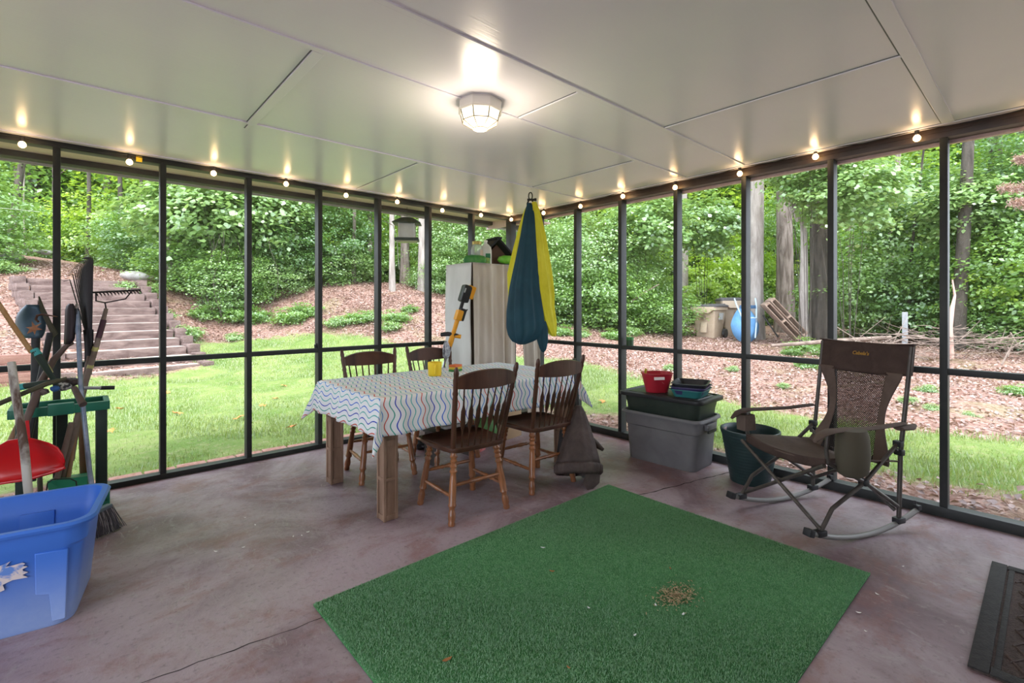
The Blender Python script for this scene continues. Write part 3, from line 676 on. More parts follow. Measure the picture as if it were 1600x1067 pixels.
# --- understory from left to right: (px, depth, crown height, kind, scale, label)
US = [
 (-70, 13.5, 1.6, 'mid', 1.1, 'bushy undergrowth beyond the left edge of the path'),
 (10, 19, 1.0, 'mid', .95, 'rounded shrub at the top of the path, far left'),
 (70, 19.5, .9, 'palefine', .95, 'soft pale shrub above the two flat stones'),
 (105, 18.8, .5, 'mid', .8, 'low shrub hidden by the first post'),
 (150, 19, 1.3, 'bright', 1.1, 'yellow green bush behind the black leaf rake'),
 (200, 17.5, .9, 'mid', .9, 'leafy bush above the top of the stairs'),
 (236, 16.5, 1.2, 'dark', .95, 'dark bush left of the second tall post'),
 (285, 14.4, 2.3, 'pale', .95, 'small tree with big pale star leaves right of the second post'),
 (345, 14.2, 2.6, 'pale', 1.0, 'wide spray of large pale leaves over a dark hollow'),
 (300, 14.8, .9, 'mid', .8, 'green shrub under the big pale leaves'),
 (362, 13.9, .8, 'mid', .72, 'arching green shrub at the foot of the tangled vines'),
 (420, 15.0, 2.6, 'pale', .85, 'pale leaved branch mass between third and fourth posts'),
 (445, 15.4, 1.4, 'dark', .9, 'shaded dark shrub in the middle of the bank'),
 (470, 16.2, 2.9, 'mid', .95, 'green crown with sky showing beside the fourth post'),
 (525, 16.6, 1.7, 'dark', .95, 'dark green bush in the fifth bay'),
 (560, 18.0, 3.0, 'mid', 1.0, 'airy green crown high in the fifth bay'),
 (590, 19.0, 1.9, 'bright', 1.0, 'glowing bright foliage behind the fifth post'),
 (640, 19.4, 1.0, 'bright', .85, 'bright bush low behind the dark trunk'),
 (672, 16.4, .5, 'palefine', .6, 'pale soft bush at the foot of the grey trunk'),
 (705, 17.5, 1.9, 'palefine', 1.1, 'pale shrub behind the left side of the covered shelf'),
 (752, 17.0, 2.4, 'palefine', 1.15, 'tall pale leafed shrub behind the birdhouse'),
 (705, 16.3, .6, 'palefine', .8, 'dense low shrub left of the covered shelf'),
 (820, 16.2, 1.9, 'palefine', 1.15, 'fine pale leaf thicket behind the hanging swing'),
 (865, 15.0, 1.8, 'palefine', 1.1, 'dense fine leafed shrub right of the hanging swing'),
 (868, 14.2, .7, 'mid', .7, 'blue green low shrub beside the yellow cloth'),
 (925, 14.6, 2.2, 'palefine', 1.1, 'tall fine leafed thicket between the first two right posts'),
 (945, 14.2, .9, 'mid', .85, 'green shrub spilling on the litter in the second right bay'),
 (985, 15.4, 1.6, 'palefine', 1.1, 'leafy thicket above the little green tin'),
 (1010, 14.6, 3.2, 'pale', .85, 'broad white lit leaves near the top of the third right bay'),
 (1015, 16.2, .8, 'palefine', .8, 'brownish tangled shrub left of the trash bins'),
 (1100, 16.4, 3.6, 'pale', .85, 'large pale leaves hanging above the trash bins'),
 (1115, 19.5, 1.7, 'bright', 1.05, 'vivid yellow green maple behind the bins'),
 (1150, 20.5, 2.6, 'bright', 1.05, 'vivid green crown left of the pine trunk'),
 (1200, 20, 1.3, 'bright', .9, 'bright foliage between the pine and the thick trunk'),
 (1262, 12.0, 4.5, 'pale', .66, 'pale drooping branch in front of the forked trunk'),
 (1325, 11.6, 3.8, 'pale', .75, 'pale drooping leaves at the top right of the thick post'),
 (1345, 13.6, 1.3, 'mid', .95, 'dense shrub right of the thick post'),
 (1400, 13.8, 2.4, 'mid', 1.15, 'tall green thicket in the middle of the sixth right bay'),
 (1450, 12.6, 1.2, 'dark', .9, 'dark bush behind the white stake'),
 (1445, 13.2, 3.6, 'dark', .95, 'dark leafy crown near the top of the sixth right bay'),
 (1530, 11.8, 1.6, 'mid', .95, 'leafy maple sprays right of the leaning trunk'),
 (1585, 11.0, 1.4, 'bright', .8, 'bright sprays of leaves at the right edge'),
 (1560, 11.6, 3.2, 'mid', 1.05, 'green crown filling the top right corner bay'),
 (1510, 11.2, 3.4, 'pale', .6, 'pale leaf cluster against the leaning trunk'),
 (1640, 10.5, 1.8, 'mid', 1.1, 'bush just beyond the right edge'),
 (1620, 11.2, 4.0, 'dark', 1.0, 'dark crown above the right edge'),
 (1240, 18, 4.2, 'mid', 1.0, 'crown high behind the thick grey trunk'),
 (1290, 18.5, 1.2, 'mid', .95, 'shrub behind the dark trunk by the thick post'),
]
for i, (px, D, zc, kd, s, lab) in enumerate(US):
    plant(px, D, zc, kd, s, lab, seed=i + 1, nst=6 if zc > 1.5 else 4, cat='shrub' if zc < 2.5 else 'tree', name='woodland_shrub' if zc < 2.5 else 'young_tree')
g = random.Random(41); HL = ['dense green shrub low between the distant trunks', 'dim green shrub low between the distant trunks']
for i in range(30):
    q = -90 + i * 62 + g.uniform(-15, 15); k = i % 2; p = P(q, 478, 20.5 + g.uniform(-1, 1.5)); t = thing('background_shrub', HL[k], 'shrub', (p.x, p.y, gz(p.x, p.y)), 0, HL[k].split(' low')[0])
    foliage(('mid', 'dark')[k], t, (0, 0, .8), (1.25, 1.25, 1.0), i)
# vines under the pale tree
VB = MB(); g = random.Random(12)
for i in range(9):
    x = g.uniform(-.9, .9); y = g.uniform(-.4, .4); a = g.uniform(0, 6)
    VB.tube([(x + .12 * math.sin(a + k * .9), y + .1 * math.cos(a + k), -.1 + k * .34) for k in range(8)], [.007] * 8, 5)
p = P(378, 478, 13.6); vb = VB.build('hanging_vines', BARKD); vb.location = (p.x, p.y, gz(p.x, p.y)); tag(vb, 'tangle of dry hanging vines beneath the broad pale leaves', 'vines')

# low plants on the litter
LOW = [(192, 455, 12.4, 'lowpale', .9, 'grassy tuft right of the stairs top'), (222, 446, 12.8, 'lowpale', 1.0, 'grassy edge plant beside the pale rock'), (252, 470, 12.2, 'lowpale', .8, 'grass tuft behind the second tall post'),
 (10, 420, 13.0, 'lowpale', 1.0, 'grassy tuft at the left edge of the path'), (292, 508, 11.6, 'lowpale', 1.0, 'yellow green weed clump by the lower stair timbers'), (318, 470, 13.2, 'low', .8, 'green weed patch below the broad leaves'),
 (372, 465, 13.4, 'low', 1.1, 'leafy weed clump at the vines'), (366, 503, 12.2, 'lowpale', .6, 'small weed left of the third post'), (405, 478, 13.4, 'low', .9, 'weed clump just right of the third post'),
 (455, 484, 13.2, 'low', 1.0, 'dark green ground plant mid bank'), (475, 478, 13.5, 'low', .9, 'leafy ground plant left of the fourth post'), (525, 500, 12.8, 'lowpale', .8, 'ground plant in the fifth bay'),
 (560, 498, 12.9, 'low', .8, 'spreading ground plant in the fifth bay'), (583, 495, 13.0, 'lowpale', .8, 'ground plant beside the fifth post'), (620, 495, 12.9, 'low', .8, 'leafy ground plant below the bird feeder'),
 (612, 508, 12.3, 'lowpale', .7, 'fern like plant low in the sixth bay'), (640, 490, 13.6, 'low', .5, 'small weed below the grey trunk'), (875, 512, 12.6, 'low', .7, 'weed clump right of the yellow cloth'),
 (905, 518, 12.5, 'lowpale', .7, 'pale weed at the second right post'), (960, 520, 12.5, 'low', .7, 'weed clump beside the third right post'), (985, 512, 13.2, 'lowpale', .8, 'pale weed behind the small green tin'),
 (1048, 565, 9.0, 'lowpale', .35, 'tiny weed below the bins on the chips'), (1145, 560, 9.0, 'lowpale', .3, 'tiny green weed left of the planter'), (1262, 560, 9.2, 'low', .45, 'weed clump left of the rocking chair back'),
 (1262, 528, 11.4, 'low', .8, 'ivy patch at the foot of the pallets'), (1238, 542, 10.8, 'low', .5, 'blue green weed below the pallets'), (1420, 605, 6.4, 'lowpale', .3, 'broad leaf weed right of the rocking chair back'),
 (1450, 588, 7.0, 'lowpale', .35, 'broad leaf weed left of the rightmost post'), (1590, 610, 6.8, 'low', .38, 'large green leaves on the chips at the right edge'), (1455, 622, 6.0, 'lowpale', .25, 'small pale weed beside the rightmost post'),
 (1515, 640, 5.6, 'lowpale', .22, 'small weed on the chips under the brush'), (1300, 540, 10.5, 'low', .7, 'ivy at the base of the dark trunk'), (1225, 588, 7.6, 'lowpale', .25, 'single weed on the chips above the planter')]
for i, (px, py, D, kd, s, lab) in enumerate(LOW):
    p = P(px, py, D); t = thing('ground_plant', lab, 'plant', (p.x, p.y, gz(p.x, p.y))); foliage(kd, t, (0, 0, .13 * s), s * .72, i * 1.1)

# --- background woods
g = random.Random(77); GL = {'tall1': 'bright green background tree deep in the woods', 'tall2': 'mid green background tree deep in the woods', 'tall3': 'dark green background tree deep in the woods'}
BT = {k: trunk_mb(12, .17, .3, i + 40, 5).build('trunk', BARK) for i, k in enumerate(GL)}
cnt = 0
for D, step, off in ((22.5, 74, 0), (28, 62, 30), (35, 56, 15)):
    px = -120 + off
    while px < 1760:
        q = px + g.uniform(-14, 14); dd = D + g.uniform(-1.5, 1.5)
        kd = g.choice(['tall1', 'tall1', 'tall2']) if (100 < q < 250 or 500 < q < 680 or 1080 < q < 1260) else g.choice(['tall2', 'tall3', 'tall1'])
        p = P(q, 478, dd); s = g.uniform(.9, 1.15) * (1 + (dd - 22) * .018)
        t = thing('background_tree', GL[kd], 'tree', (p.x, p.y, gz(p.x, p.y) - .1), 0, GL[kd].split(' background')[0] + ' trees in the woods')
        foliage(kd, t, (0, 0, 0), (s, s, s), g.uniform(0, 6)); c = BT[kd].copy(); COL.objects.link(c); c.parent = t
        px += step
for o in BT.values(): bpy.data.objects.remove(o)

# dead stem and twig pile on the right
bp = MB(); g = random.Random(31)
base = P(1480, 560, 9.6); bz = gz(base.x, base.y)
for i in range(130):
    u = g.uniform(-1.9, 1.9); v = g.uniform(-.5, .5); l = g.uniform(.5, 1.7); a = g.gauss(0, .5) + (.12 if g.random() < .5 else PI); tilt = g.gauss(.1, .28)
    c = Vector((base.x, base.y, bz)) + RT * u + FW * v + Vector((0, 0, g.uniform(.05, .62) * math.exp(-(u * .45) ** 2) + .04))
    d = (RT * math.cos(a) + FW * math.sin(a)) * math.cos(tilt) + Vector((0, 0, math.sin(tilt)))
    r = g.choice([.004, .006, .008, .013]); m = Vector((0, 0, g.uniform(-.08, .08)))
    bp.tube([c - d * l / 2, c + m, c + d * l / 2 + m * .3], [r, r * .8, r * .35], 5)
tag(bp.build('brush_pile', TWIG), 'heap of dry tangled twigs and branches on the litter at right', 'brush pile', kind='stuff')
def log(name, pts, r, mat, label, cat='branch'):
    return tag(MB().tube(pts, r, 9).build(name, mat), label, cat)
log('fallen_log', [P(1205, 540, 10.6), P(1300, 533, 10.4), P(1392, 527, 10.2)], [.035, .05, .04], TWIG, 'long grey fallen log lying behind the rocking chair', 'log')
log('dead_sapling', [P(1486, 560, 9.4), P(1484, 510, 9.4), P(1488, 480, 9.4), P(1492, 462, 9.5), P(1488, 437, 9.5)], [.05, .045, .035, .02, .012], M('peeled_pink_wood', (.55, .36, .30), .8), 'bare pinkish broken stem standing beside the rightmost tall post', 'stem')
log('fallen_branch', [P(985, 472, 13.6), P(1010, 455, 13.7), P(1030, 444, 13.8)], [.03, .025, .012], TWIG, 'slanting bare branch inside the third right bay thicket')
log('curved_stick', [P(1565, 570, 7.4), P(1578, 545, 7.4), P(1602, 530, 7.4)], [.012, .010, .006], TWIG, 'thin arching stick at the right edge above the brush')
wp = P(1414, 555, 10.4); b = MB().box((0, 0, .45), (.09, .09, .95), bev=.01).build('marker_post', M('weathered_white_paint', (.36, .37, .39), .8, col2=(.24, .25, .27), nscale=9)); b.location = (wp.x, wp.y, gz(wp.x, wp.y)); tag(b, 'short faded white post standing behind the brush', 'post')
# brown dead fir bough at the upper right
DEADN = leaf_mat('dead_needles', (.36, .20, .15), (.62, .42, .35), .2, .6)
fb = thing('dead_bough', 'brown dead evergreen bough reaching in at the upper right edge', 'branch', P(1604, 300, 6.0))
gg = np.random.RandomState(4)
for k, (dy, dz, ln) in enumerate(((0, .06, .34), (.03, -.12, .2), (.0, .42, .14))):
    MB().tube([(RT.x * .3, RT.y * .3, dz), (0, 0, dz + .02), (-RT.x * ln, -RT.y * ln, dz - .03)], [.012, .008, .003], 6).build('twig', TWIG, fb)
    n = 900; u = gg.uniform(-ln, .3, n); pos = np.stack([RT.x * u, RT.y * u, dz + gg.normal(-.015, .02, n)], 1) + gg.normal(0, .016, (n, 3))
    link('needles', leaves_mesh('needles', pos, gg.normal(size=(n, 3)), .05, DEADN, k, .12), fb)
# ------------------------------------------------------------------ outdoor things
BEIGE = M('beige_bin_plastic', (.42, .33, .24), .6, col2=(.50, .40, .30), nscale=3); BINLID = M('dark_bin_lid', (.08, .075, .08), .6)
def bin_(px, py, D, s, rz, label, sticker):
    p = P(px, py, D); t = thing('wheeled_trash_bin', label, 'trash bin', (p.x, p.y, gz(p.x, p.y)), rz); t.scale = (s, s, s)
    b = MB(); rg = []
    for z, hx, hy in ((0, .22, .24), (.04, .235, .255), (.70, .30, .345), (.72, .335, .38), (.80, .34, .385), (.80, .345, .39)): rg.append(rrect(hx, hy, .05, z))
    b.loft(rg); b.build('body', BEIGE, t, bevel=.006)
    MB().poly([(-.31, -.40, .80), (.31, -.40, .80), (.31, -.40, .74), (.16, -.40, .64), (-.16, -.40, .64), (-.31, -.40, .74)], .03, (0, 1, 0)).build('front_flap', BEIGE, t, bevel=.006)
    DK = M('bin_recess', (.25, .19, .14), .7)
    MB().box((0, -.338, .52), (.13, .02, .10), (R(-6), 0, 0)).box((0, -.310, .28), (.20, .012, .30), (R(-8), 0, 0), bev=.004).build('grip_recess', DK, t)
    MB().box((0, -.318, .28), (.15, .012, .26), (R(-8), 0, 0), bev=.004).build('front_panel', BEIGE, t)
    b = MB(); b.loft([rrect(.355, .40, .05, .80), rrect(.355, .40, .05, .835), rrect(.31, .35, .05, .865)]); b.box((0, .36, .86), (.5, .10, .05), bev=.01); b.build('lid', [BINLID], t)
    for sx in (-1, 1): MB().tube([(sx * .27, .26, .12), (sx * .33, .26, .12)], .12, 18).build('wheel', BLACKP, t)
    MB().tube([(-.28, .42, .80), (-.26, .46, .83), (.26, .46, .83), (.28, .42, .80)], .014, 8).build('handle', BEIGE, t)
    if sticker: MB().box((.333, -.05, .56), (.006, .24, .17), (0, R(6), 0)).build('sticker', M('faded_grey_sticker', (.55, .56, .55), .6, col2=(.30, .32, .33), nscale=14), t)
bin_(1108, 522, 14.3, 1.14, R(-42 - 46), 'smaller beige wheeled bin with a grey side sticker, left one', True)
bin_(1147, 517, 14.9, 1.36, R(-42 - 14), 'taller beige wheeled bin partly behind the blue wheelbarrow', False)

BLUE = M('faded_blue_tray', (.10, .26, .50), .5, col2=(.15, .34, .60), nscale=4); BLUESTEEL = M('pale_blue_steel', (.42, .54, .66), .5)
wp = P(1168, 526, 13.25); wb = thing('wheelbarrow', 'upended blue wheelbarrow leaning against the pine trunk', 'wheelbarrow', (wp.x, wp.y, gz(wp.x, wp.y)), -R(41.8), rot=(R(-10), 0, -R(41.8)))
b = MB(); rg = []
for y, s in ((0.10, 1.0), (.09, 1.03), (.02, 1.0), (-.10, .80), (-.20, .55), (-.22, .3)):
    r = []
    for k in range(28):
        a = 2 * PI * k / 28; zz = .50 + .50 * s * math.sin(a); xx = .37 * s * math.cos(a) * (1.0 if math.sin(a) < 0 else 1.0 - .32 * math.sin(a)) ; r.append((xx, y, zz))
    rg.append(r)
b.loft(rg, caps=(False, True)); b.build('tray', BLUE, wb, solid=.006)
for sx in (-1, 1):
    MB().tube([(sx * .10, -.24, .10), (sx * .16, -.26, .5), (sx * .27, -.12, 1.02), (sx * .29, -.06, 1.22)], .02, 8).build('handle', BLUESTEEL, wb)
    MB().tube([(sx * .16, -.26, .52), (sx * .10, -.40, .62), (0, -.42, .62)], .014, 8).build('leg', BLUESTEEL, wb)
MB().box((0, -.18, .96), (.44, .02, .09), bev=.004).build('cross_brace', M('dark_blue_steel', (.04, .10, .20), .5), wb)

PAL = M('old_pallet_wood', (.20, .13, .10), .9, col2=(.38, .28, .22), nscale=5, stretch=(.4, 3, 3), bump=.5)
def pallet(off, label, name='wooden_pallet'):
    p = P(1221 + off * 10, 530, 13.0); t = thing(name, label, 'pallet', (p.x, p.y, gz(p.x, p.y) + .05), 0, rot=(0, R(-48) , -R(41.8)))
    # local x runs up the slope, y into the picture
    t.rotation_euler = (0, R(50), -R(62)); t.location = P(1194 + 5 * off, 474 - 4 * off, 13.0)
    for k in range(7): MB().box((.6, -.45 + k * .15, .055), (1.2, .10, .02), bev=.002).build('slat', PAL, t)
    for k in range(5): MB().box((.6, -.45 + k * .225, -.055), (1.2, .10, .02), bev=.002).build('slat', PAL, t)
    for x in (.03, .6, 1.17): MB().box((x, 0, 0), (.05, 1.0, .09), bev=.003).build('stringer', PAL, t)
pallet(0, 'front weathered wooden pallet leaning at a steep slant right of the wheelbarrow')
pallet(1.6, 'second wooden pallet stacked on the upper side of the leaning pallet')
log('leaning_prop', [P(1192, 492, 12.7), P(1216, 527, 12.6)], [.02, .02], BLACKM, 'thin dark rod propped under the leaning pallets', 'rod')

# bird feeder under the eave
fp = P(636, 378, 5.42); bf = thing('bird_feeder', 'hanging lantern shaped bird feeder with a dark roof under the eave', 'bird feeder', fp, R(-35))
DG = M('dark_green_metal', (.03, .05, .04), .5)
MB().loft([rrect(.15, .13, .01, .20), rrect(.155, .135, .01, .205), rrect(.07, .05, .01, .265), rrect(.04, .03, .01, .275)]).build('roof', DG, bf)
MB().box((0, 0, .12), (.165, .13, .17), bev=.004).build('seed_hopper', M('frosted_acrylic', (.72, .76, .76), .25, col2=(.62, .65, .64), nscale=5), bf)
for sx in (-1, 1):
    for sy in (-1, 1): MB().box((sx * .085, sy * .067, .12), (.012, .012, .17)).build('corner_strip', M('clear_edge', (.75, .78, .78), .3), bf)
MB().box((0, 0, .025), (.26, .19, .03), bev=.004).build('tray', DG, bf)
MB().box((0, 0, .003), (.22, .15, .012)).build('tray_floor', M('seed_floor', (.52, .50, .38), .8), bf)
MB().tube([(0, 0, .27), (0, 0, .50)], .002, 5).build('hanger_wire', BLACKM, bf)
for i, (px, lab) in enumerate(((610, 'small black hook left of the bird feeder line'), (629, 'wide double black hook carrying the bird feeder'), (640, 'curled black hook right of the feeder line'), (661, 'single black hook beside the sixth post'))):
    q = P(px, 312, 5.38); h = MB().tube([(0, 0, .04), (0, 0, 0), (.02, 0, -.035), (.05, 0, -.045), (.065, 0, -.025)], .004, 6).build('gutter_hook', BLACKM); h.location = q; h.rotation_euler = (0, 0, -R(41.8)); tag(h, lab, 'hook')
CORDW = M('white_cord', (.6, .6, .58), .7)
tag(MB().tube([P(600, 345, 5.2), P(614, 352, 5.3), P(620, 370, 5.35), P(622, 398, 5.36), P(624, 421, 5.36)], .004, 6).build('loose_cord', CORDW), 'thin white cord dangling beside the bird feeder', 'cord')
tag(MB().tube([P(62, 331, 7.5), P(25, 327, 7.5), P(-60, 320, 7.5)], .002, 5).build('clothesline', CORDW), 'thin pale line crossing behind the leftmost bay', 'line')
GT = M('green_tin', (.05, .22, .05), .4)
gtn = MB().tube([(0, 0, 0), (0, 0, .055)], .034, 18).tube([(0, 0, .055), (0, 0, .082)], .036, 18, mi=1).build('small_tin', [M('dark_label_tin', (.03, .07, .03), .4), GT]); gtn.location = (.045, -1.70, .915); tag(gtn, 'small green lidded tin standing on the right mid rail', 'tin')
bl = MB().lathe((0, 0, 0), [(0, .02), (.03, .024), (.045, .01)], 10).build('dark_lump', BLACKP); bl.location = (-2.34, .04, .915); tag(bl, 'small dark lump sitting on the left mid rail by the fourth post', 'lump')
# ------------------------------------------------------------------ floor coverings
def turf():
    t = thing('turf_rug', 'large green artificial grass rug lying on the concrete floor', 'rug', (-2.16, -3.06, 0))
    GB = M('turf_backing', (.035, .14, .045), .9, col2=(.06, .20, .07), nscale=30)
    x0, x1, y0, y1 = -1.04, 1.05, -.80, .75
    MB().grid(lambda u, v: (x0 + (x1 - x0) * u, y0 + (y1 - y0) * v, .006 + .0015 * math.sin(u * 9 + v * 5)), 30, 24).build('backing', GB, t, solid=.008)
    g = np.random.RandomState(2); n = 260000
    x = g.uniform(x0, x1, n); y = g.uniform(y0, y1, n); a = g.uniform(0, 2 * PI, n)
    pos = np.stack([x, y, np.full(n, .008)], 1); up = np.stack([.7 * np.cos(a), .7 * np.sin(a), np.ones(n)], 1); up /= np.linalg.norm(up, axis=1, keepdims=True)
    side = np.stack([-np.sin(a), np.cos(a), np.zeros(n)], 1) * .0016
    L = g.uniform(.006, .011, (n, 1)); vs = np.stack([pos - side, pos + side, pos + up * L], 1).reshape(-1, 3)
    me = bpy.data.meshes.new('pile'); me.vertices.add(len(vs)); me.vertices.foreach_set('co', vs.astype(np.float32).ravel())
    me.loops.add(3 * n); me.loops.foreach_set('vertex_index', np.arange(3 * n, dtype=np.int32)); me.polygons.add(n); me.polygons.foreach_set('loop_start', np.arange(n, dtype=np.int32) * 3); me.update(calc_edges=True)
    tt = np.clip(g.normal(.5, .2, n) + .15 * np.sin(x * 5 + 2 * np.sin(y * 3)), 0, 1); at = me.attributes.new('tint', 'FLOAT', 'POINT'); at.data.foreach_set('value', np.repeat(tt, 3).astype(np.float32))
    me.materials.append(leaf_mat('turf_pile', (.055, .185, .06), (.20, .43, .17), .1, .6)); o = link('pile', me, t); o['kind'] = 'stuff'
turf()
def bits(name, pts, mat, s, label, cat, group, z=.013):
    for i, (x, y) in enumerate(pts):
        k = 1 + .3 * math.sin(i * 2.1); a = i * 2.4
        o = MB().poly([(s * k * c * math.cos(a) - s * k * d * .45 * math.sin(a), s * k * c * math.sin(a) + s * k * d * .45 * math.cos(a), .003 * c * c) for c, d in ((-1, 0), (-.3, .8), (.5, .6), (1, 0), (.4, -.7), (-.4, -.7))], .0015).build(name, mat, smooth=0)
        o.location = (x, y, z + .003); o.rotation_euler = (.1 * math.sin(i), .1, 0); tag(o, label, cat, group)
DRYL = M('dry_brown_leaf', (.33, .14, .05), .8); PAPER = M('white_paper_scrap', (.7, .7, .72), .7); CHALK = M('white_flake', (.75, .72, .68), .8)
bits('dry_leaf', [(-2.96, -2.98)], DRYL, .022, 'curled brown dry leaf on the near left part of the green rug', 'leaf', None)
bits('dry_leaf', [(-1.93, -3.30), (-2.25, -2.83), (-2.66, -3.30), (-1.8, -3.20)], DRYL, .011, 'tiny brown leaf crumb on the green rug', 'leaf', 'leaf crumbs on the green rug')
bits('paper_scrap', [(-2.34, -3.36), (-2.12, -2.64), (-2.34, -3.13), (-2.11, -3.31), (-2.08, -3.42)], PAPER, .010, 'tiny pale scrap lying on the green rug', 'scrap', 'pale scraps on the green rug')
bits('paint_flake', [(-3.30, -1.55), (-3.42, -1.50), (-3.02, -1.62), (-3.06, -1.60), (-2.98, -1.60), (-3.2, -1.15), (-3.18, -1.3), (-1.28, -3.92), (-1.2, -3.85), (-.9, -3.95), (-1.5, -3.9), (-1.62, -3.95)], CHALK, .008, 'tiny white flake on the bare concrete', 'flake', 'white flakes on the concrete', .001)
g = np.random.RandomState(6); n = 420; q = g.normal(0, 1, (n, 2)) * (.055, .035)
tag(link('straw_crumbs', leaves_mesh('straw_crumbs', np.stack([-1.98 + q[:, 0], -3.33 + q[:, 1], g.uniform(.014, .02, n)], 1), np.stack([g.normal(0, .3, n), g.normal(0, .3, n), np.ones(n)], 1), .016, leaf_mat('straw', (.40, .27, .12), (.62, .48, .28), 0, .6), 2, .25)), 'small patch of tan crumbs on the near right of the green rug', 'crumbs', kind='stuff')
mt = thing('door_mat', 'dark rubber door mat with a diamond lattice at the lower right corner', 'mat', (-1.05, -4.63, 0))
RUB = M('dark_rubber', (.018, .016, .016), .85, col2=(.032, .029, .028), nscale=40, bump=.4, bscale=120)
MB().box((0, 0, .004), (1.06, .76, .008), bev=.002).build('base', M('mat_fibre', (.045, .03, .027), .95, col2=(.08, .055, .048), nscale=60, bump=.8, bscale=150), mt)
b = MB()
for y in (-.36, .36): b.box((0, y, .010), (1.06, .055, .008), bev=.002)
for x in (-.505, .505): b.box((x, 0, .0095), (.05, .66, .008), bev=.002)
for y in (-.315, .315): b.box((0, y, .009), (.98, .018, .006), bev=.001)
b.build('border', RUB, mt)
b = MB()
for i in range(-14, 15):
    for sg in (1, -1):
        pts = []
        for k in range(23):
            x = -.48 + .96 * k / 22; y = i * .07 + sg * (x * .55); 
            if abs(y) < .30: pts.append((x, y, .011))
        if len(pts) > 1: b.tube(pts, .0035, 4)
b.build('lattice', M('mat_lattice', (.07, .045, .038), .7), mt)

# ------------------------------------------------------------------ dining set
t = thing('dining_table', 'long wooden dining table with square legs beneath the wavy striped cloth', 'table', (-1.76, -1.32, 0))
b = MB().box((0, 0, .727), (1.68, .92, .036), bev=.004); b.build('tabletop', WOODRAW, t)
b = MB()
for y in (-.40, .40): b.box((0, y, .66), (1.52, .024, .09))
for x in (-.76, .76): b.box((x, 0, .66), (.024, .78, .09))
b.build('apron', WOODRAW, t)
for sx in (-1, 1):
    for sy in (-1, 1):
        l = MB(); X = sx * .79; Y = sy * .41; l.box((X, Y, .354), (.078, .078, .708))
        for ex in (-1, 1):
            for ey in (-1, 1): l.box((X + ex * .0385, Y + ey * .0385, .354), (.017, .017, .706), bev=.002)
        for z in (.02, .25, .47, .69): l.box((X, Y, z), (.090, .090, .035 if z != .25 else .022), bev=.002)
        l.build('leg', WOODRAW, t)
def cloth():
    hx, hy, dr = .865, .485, .235; nx, ny = 110, 80; TX, TY = hx + dr, hy + dr
    g = lambda v: v
    def fn(u, v):
        x = -TX + 2 * TX * u; y = -TY + 2 * TY * v
        cx = max(-hx, min(hx, x)); cy = max(-hy, min(hy, y)); ox, oy = x - cx, y - cy; L = math.hypot(ox, oy)
        if L < 1e-6: return (x, y, .7495 + .0012 * math.sin(9 * x) * math.cos(7 * y))
        s = x if abs(oy) > abs(ox) else y
        a_, b_ = max(abs(ox), abs(oy)), min(abs(ox), abs(oy)); corner = b_ / dr
        wave = (.012 * math.sin(s * 17 + 1.3) + .007 * math.sin(s * 39)) * min(1, a_ / .15) * (1 - corner)
        k = lambda o_: math.copysign(min(abs(o_), .014) + max(0, abs(o_) - .014) * .12 + wave * (abs(o_) >= a_ - 1e-9) + .30 * b_ * (abs(o_) / (a_ + 1e-9)), o_) if abs(o_) > 1e-9 else 0
        return (cx + k(ox), cy + k(oy), .7495 - max(0, a_ - .008) * .95 - .36 * b_ * corner ** .5)
    o = MB().grid(fn, nx, ny, uvf=lambda u, v: (-TX + 2 * TX * u, -TY + 2 * TY * v)).build('tablecloth', CLOTHM, smooth=60, solid=.002)
    o.location = (-1.76, -1.32, 0); tag(o, 'white tablecloth with wavy blue, teal and red lines draped over the long table', 'tablecloth')
cloth()

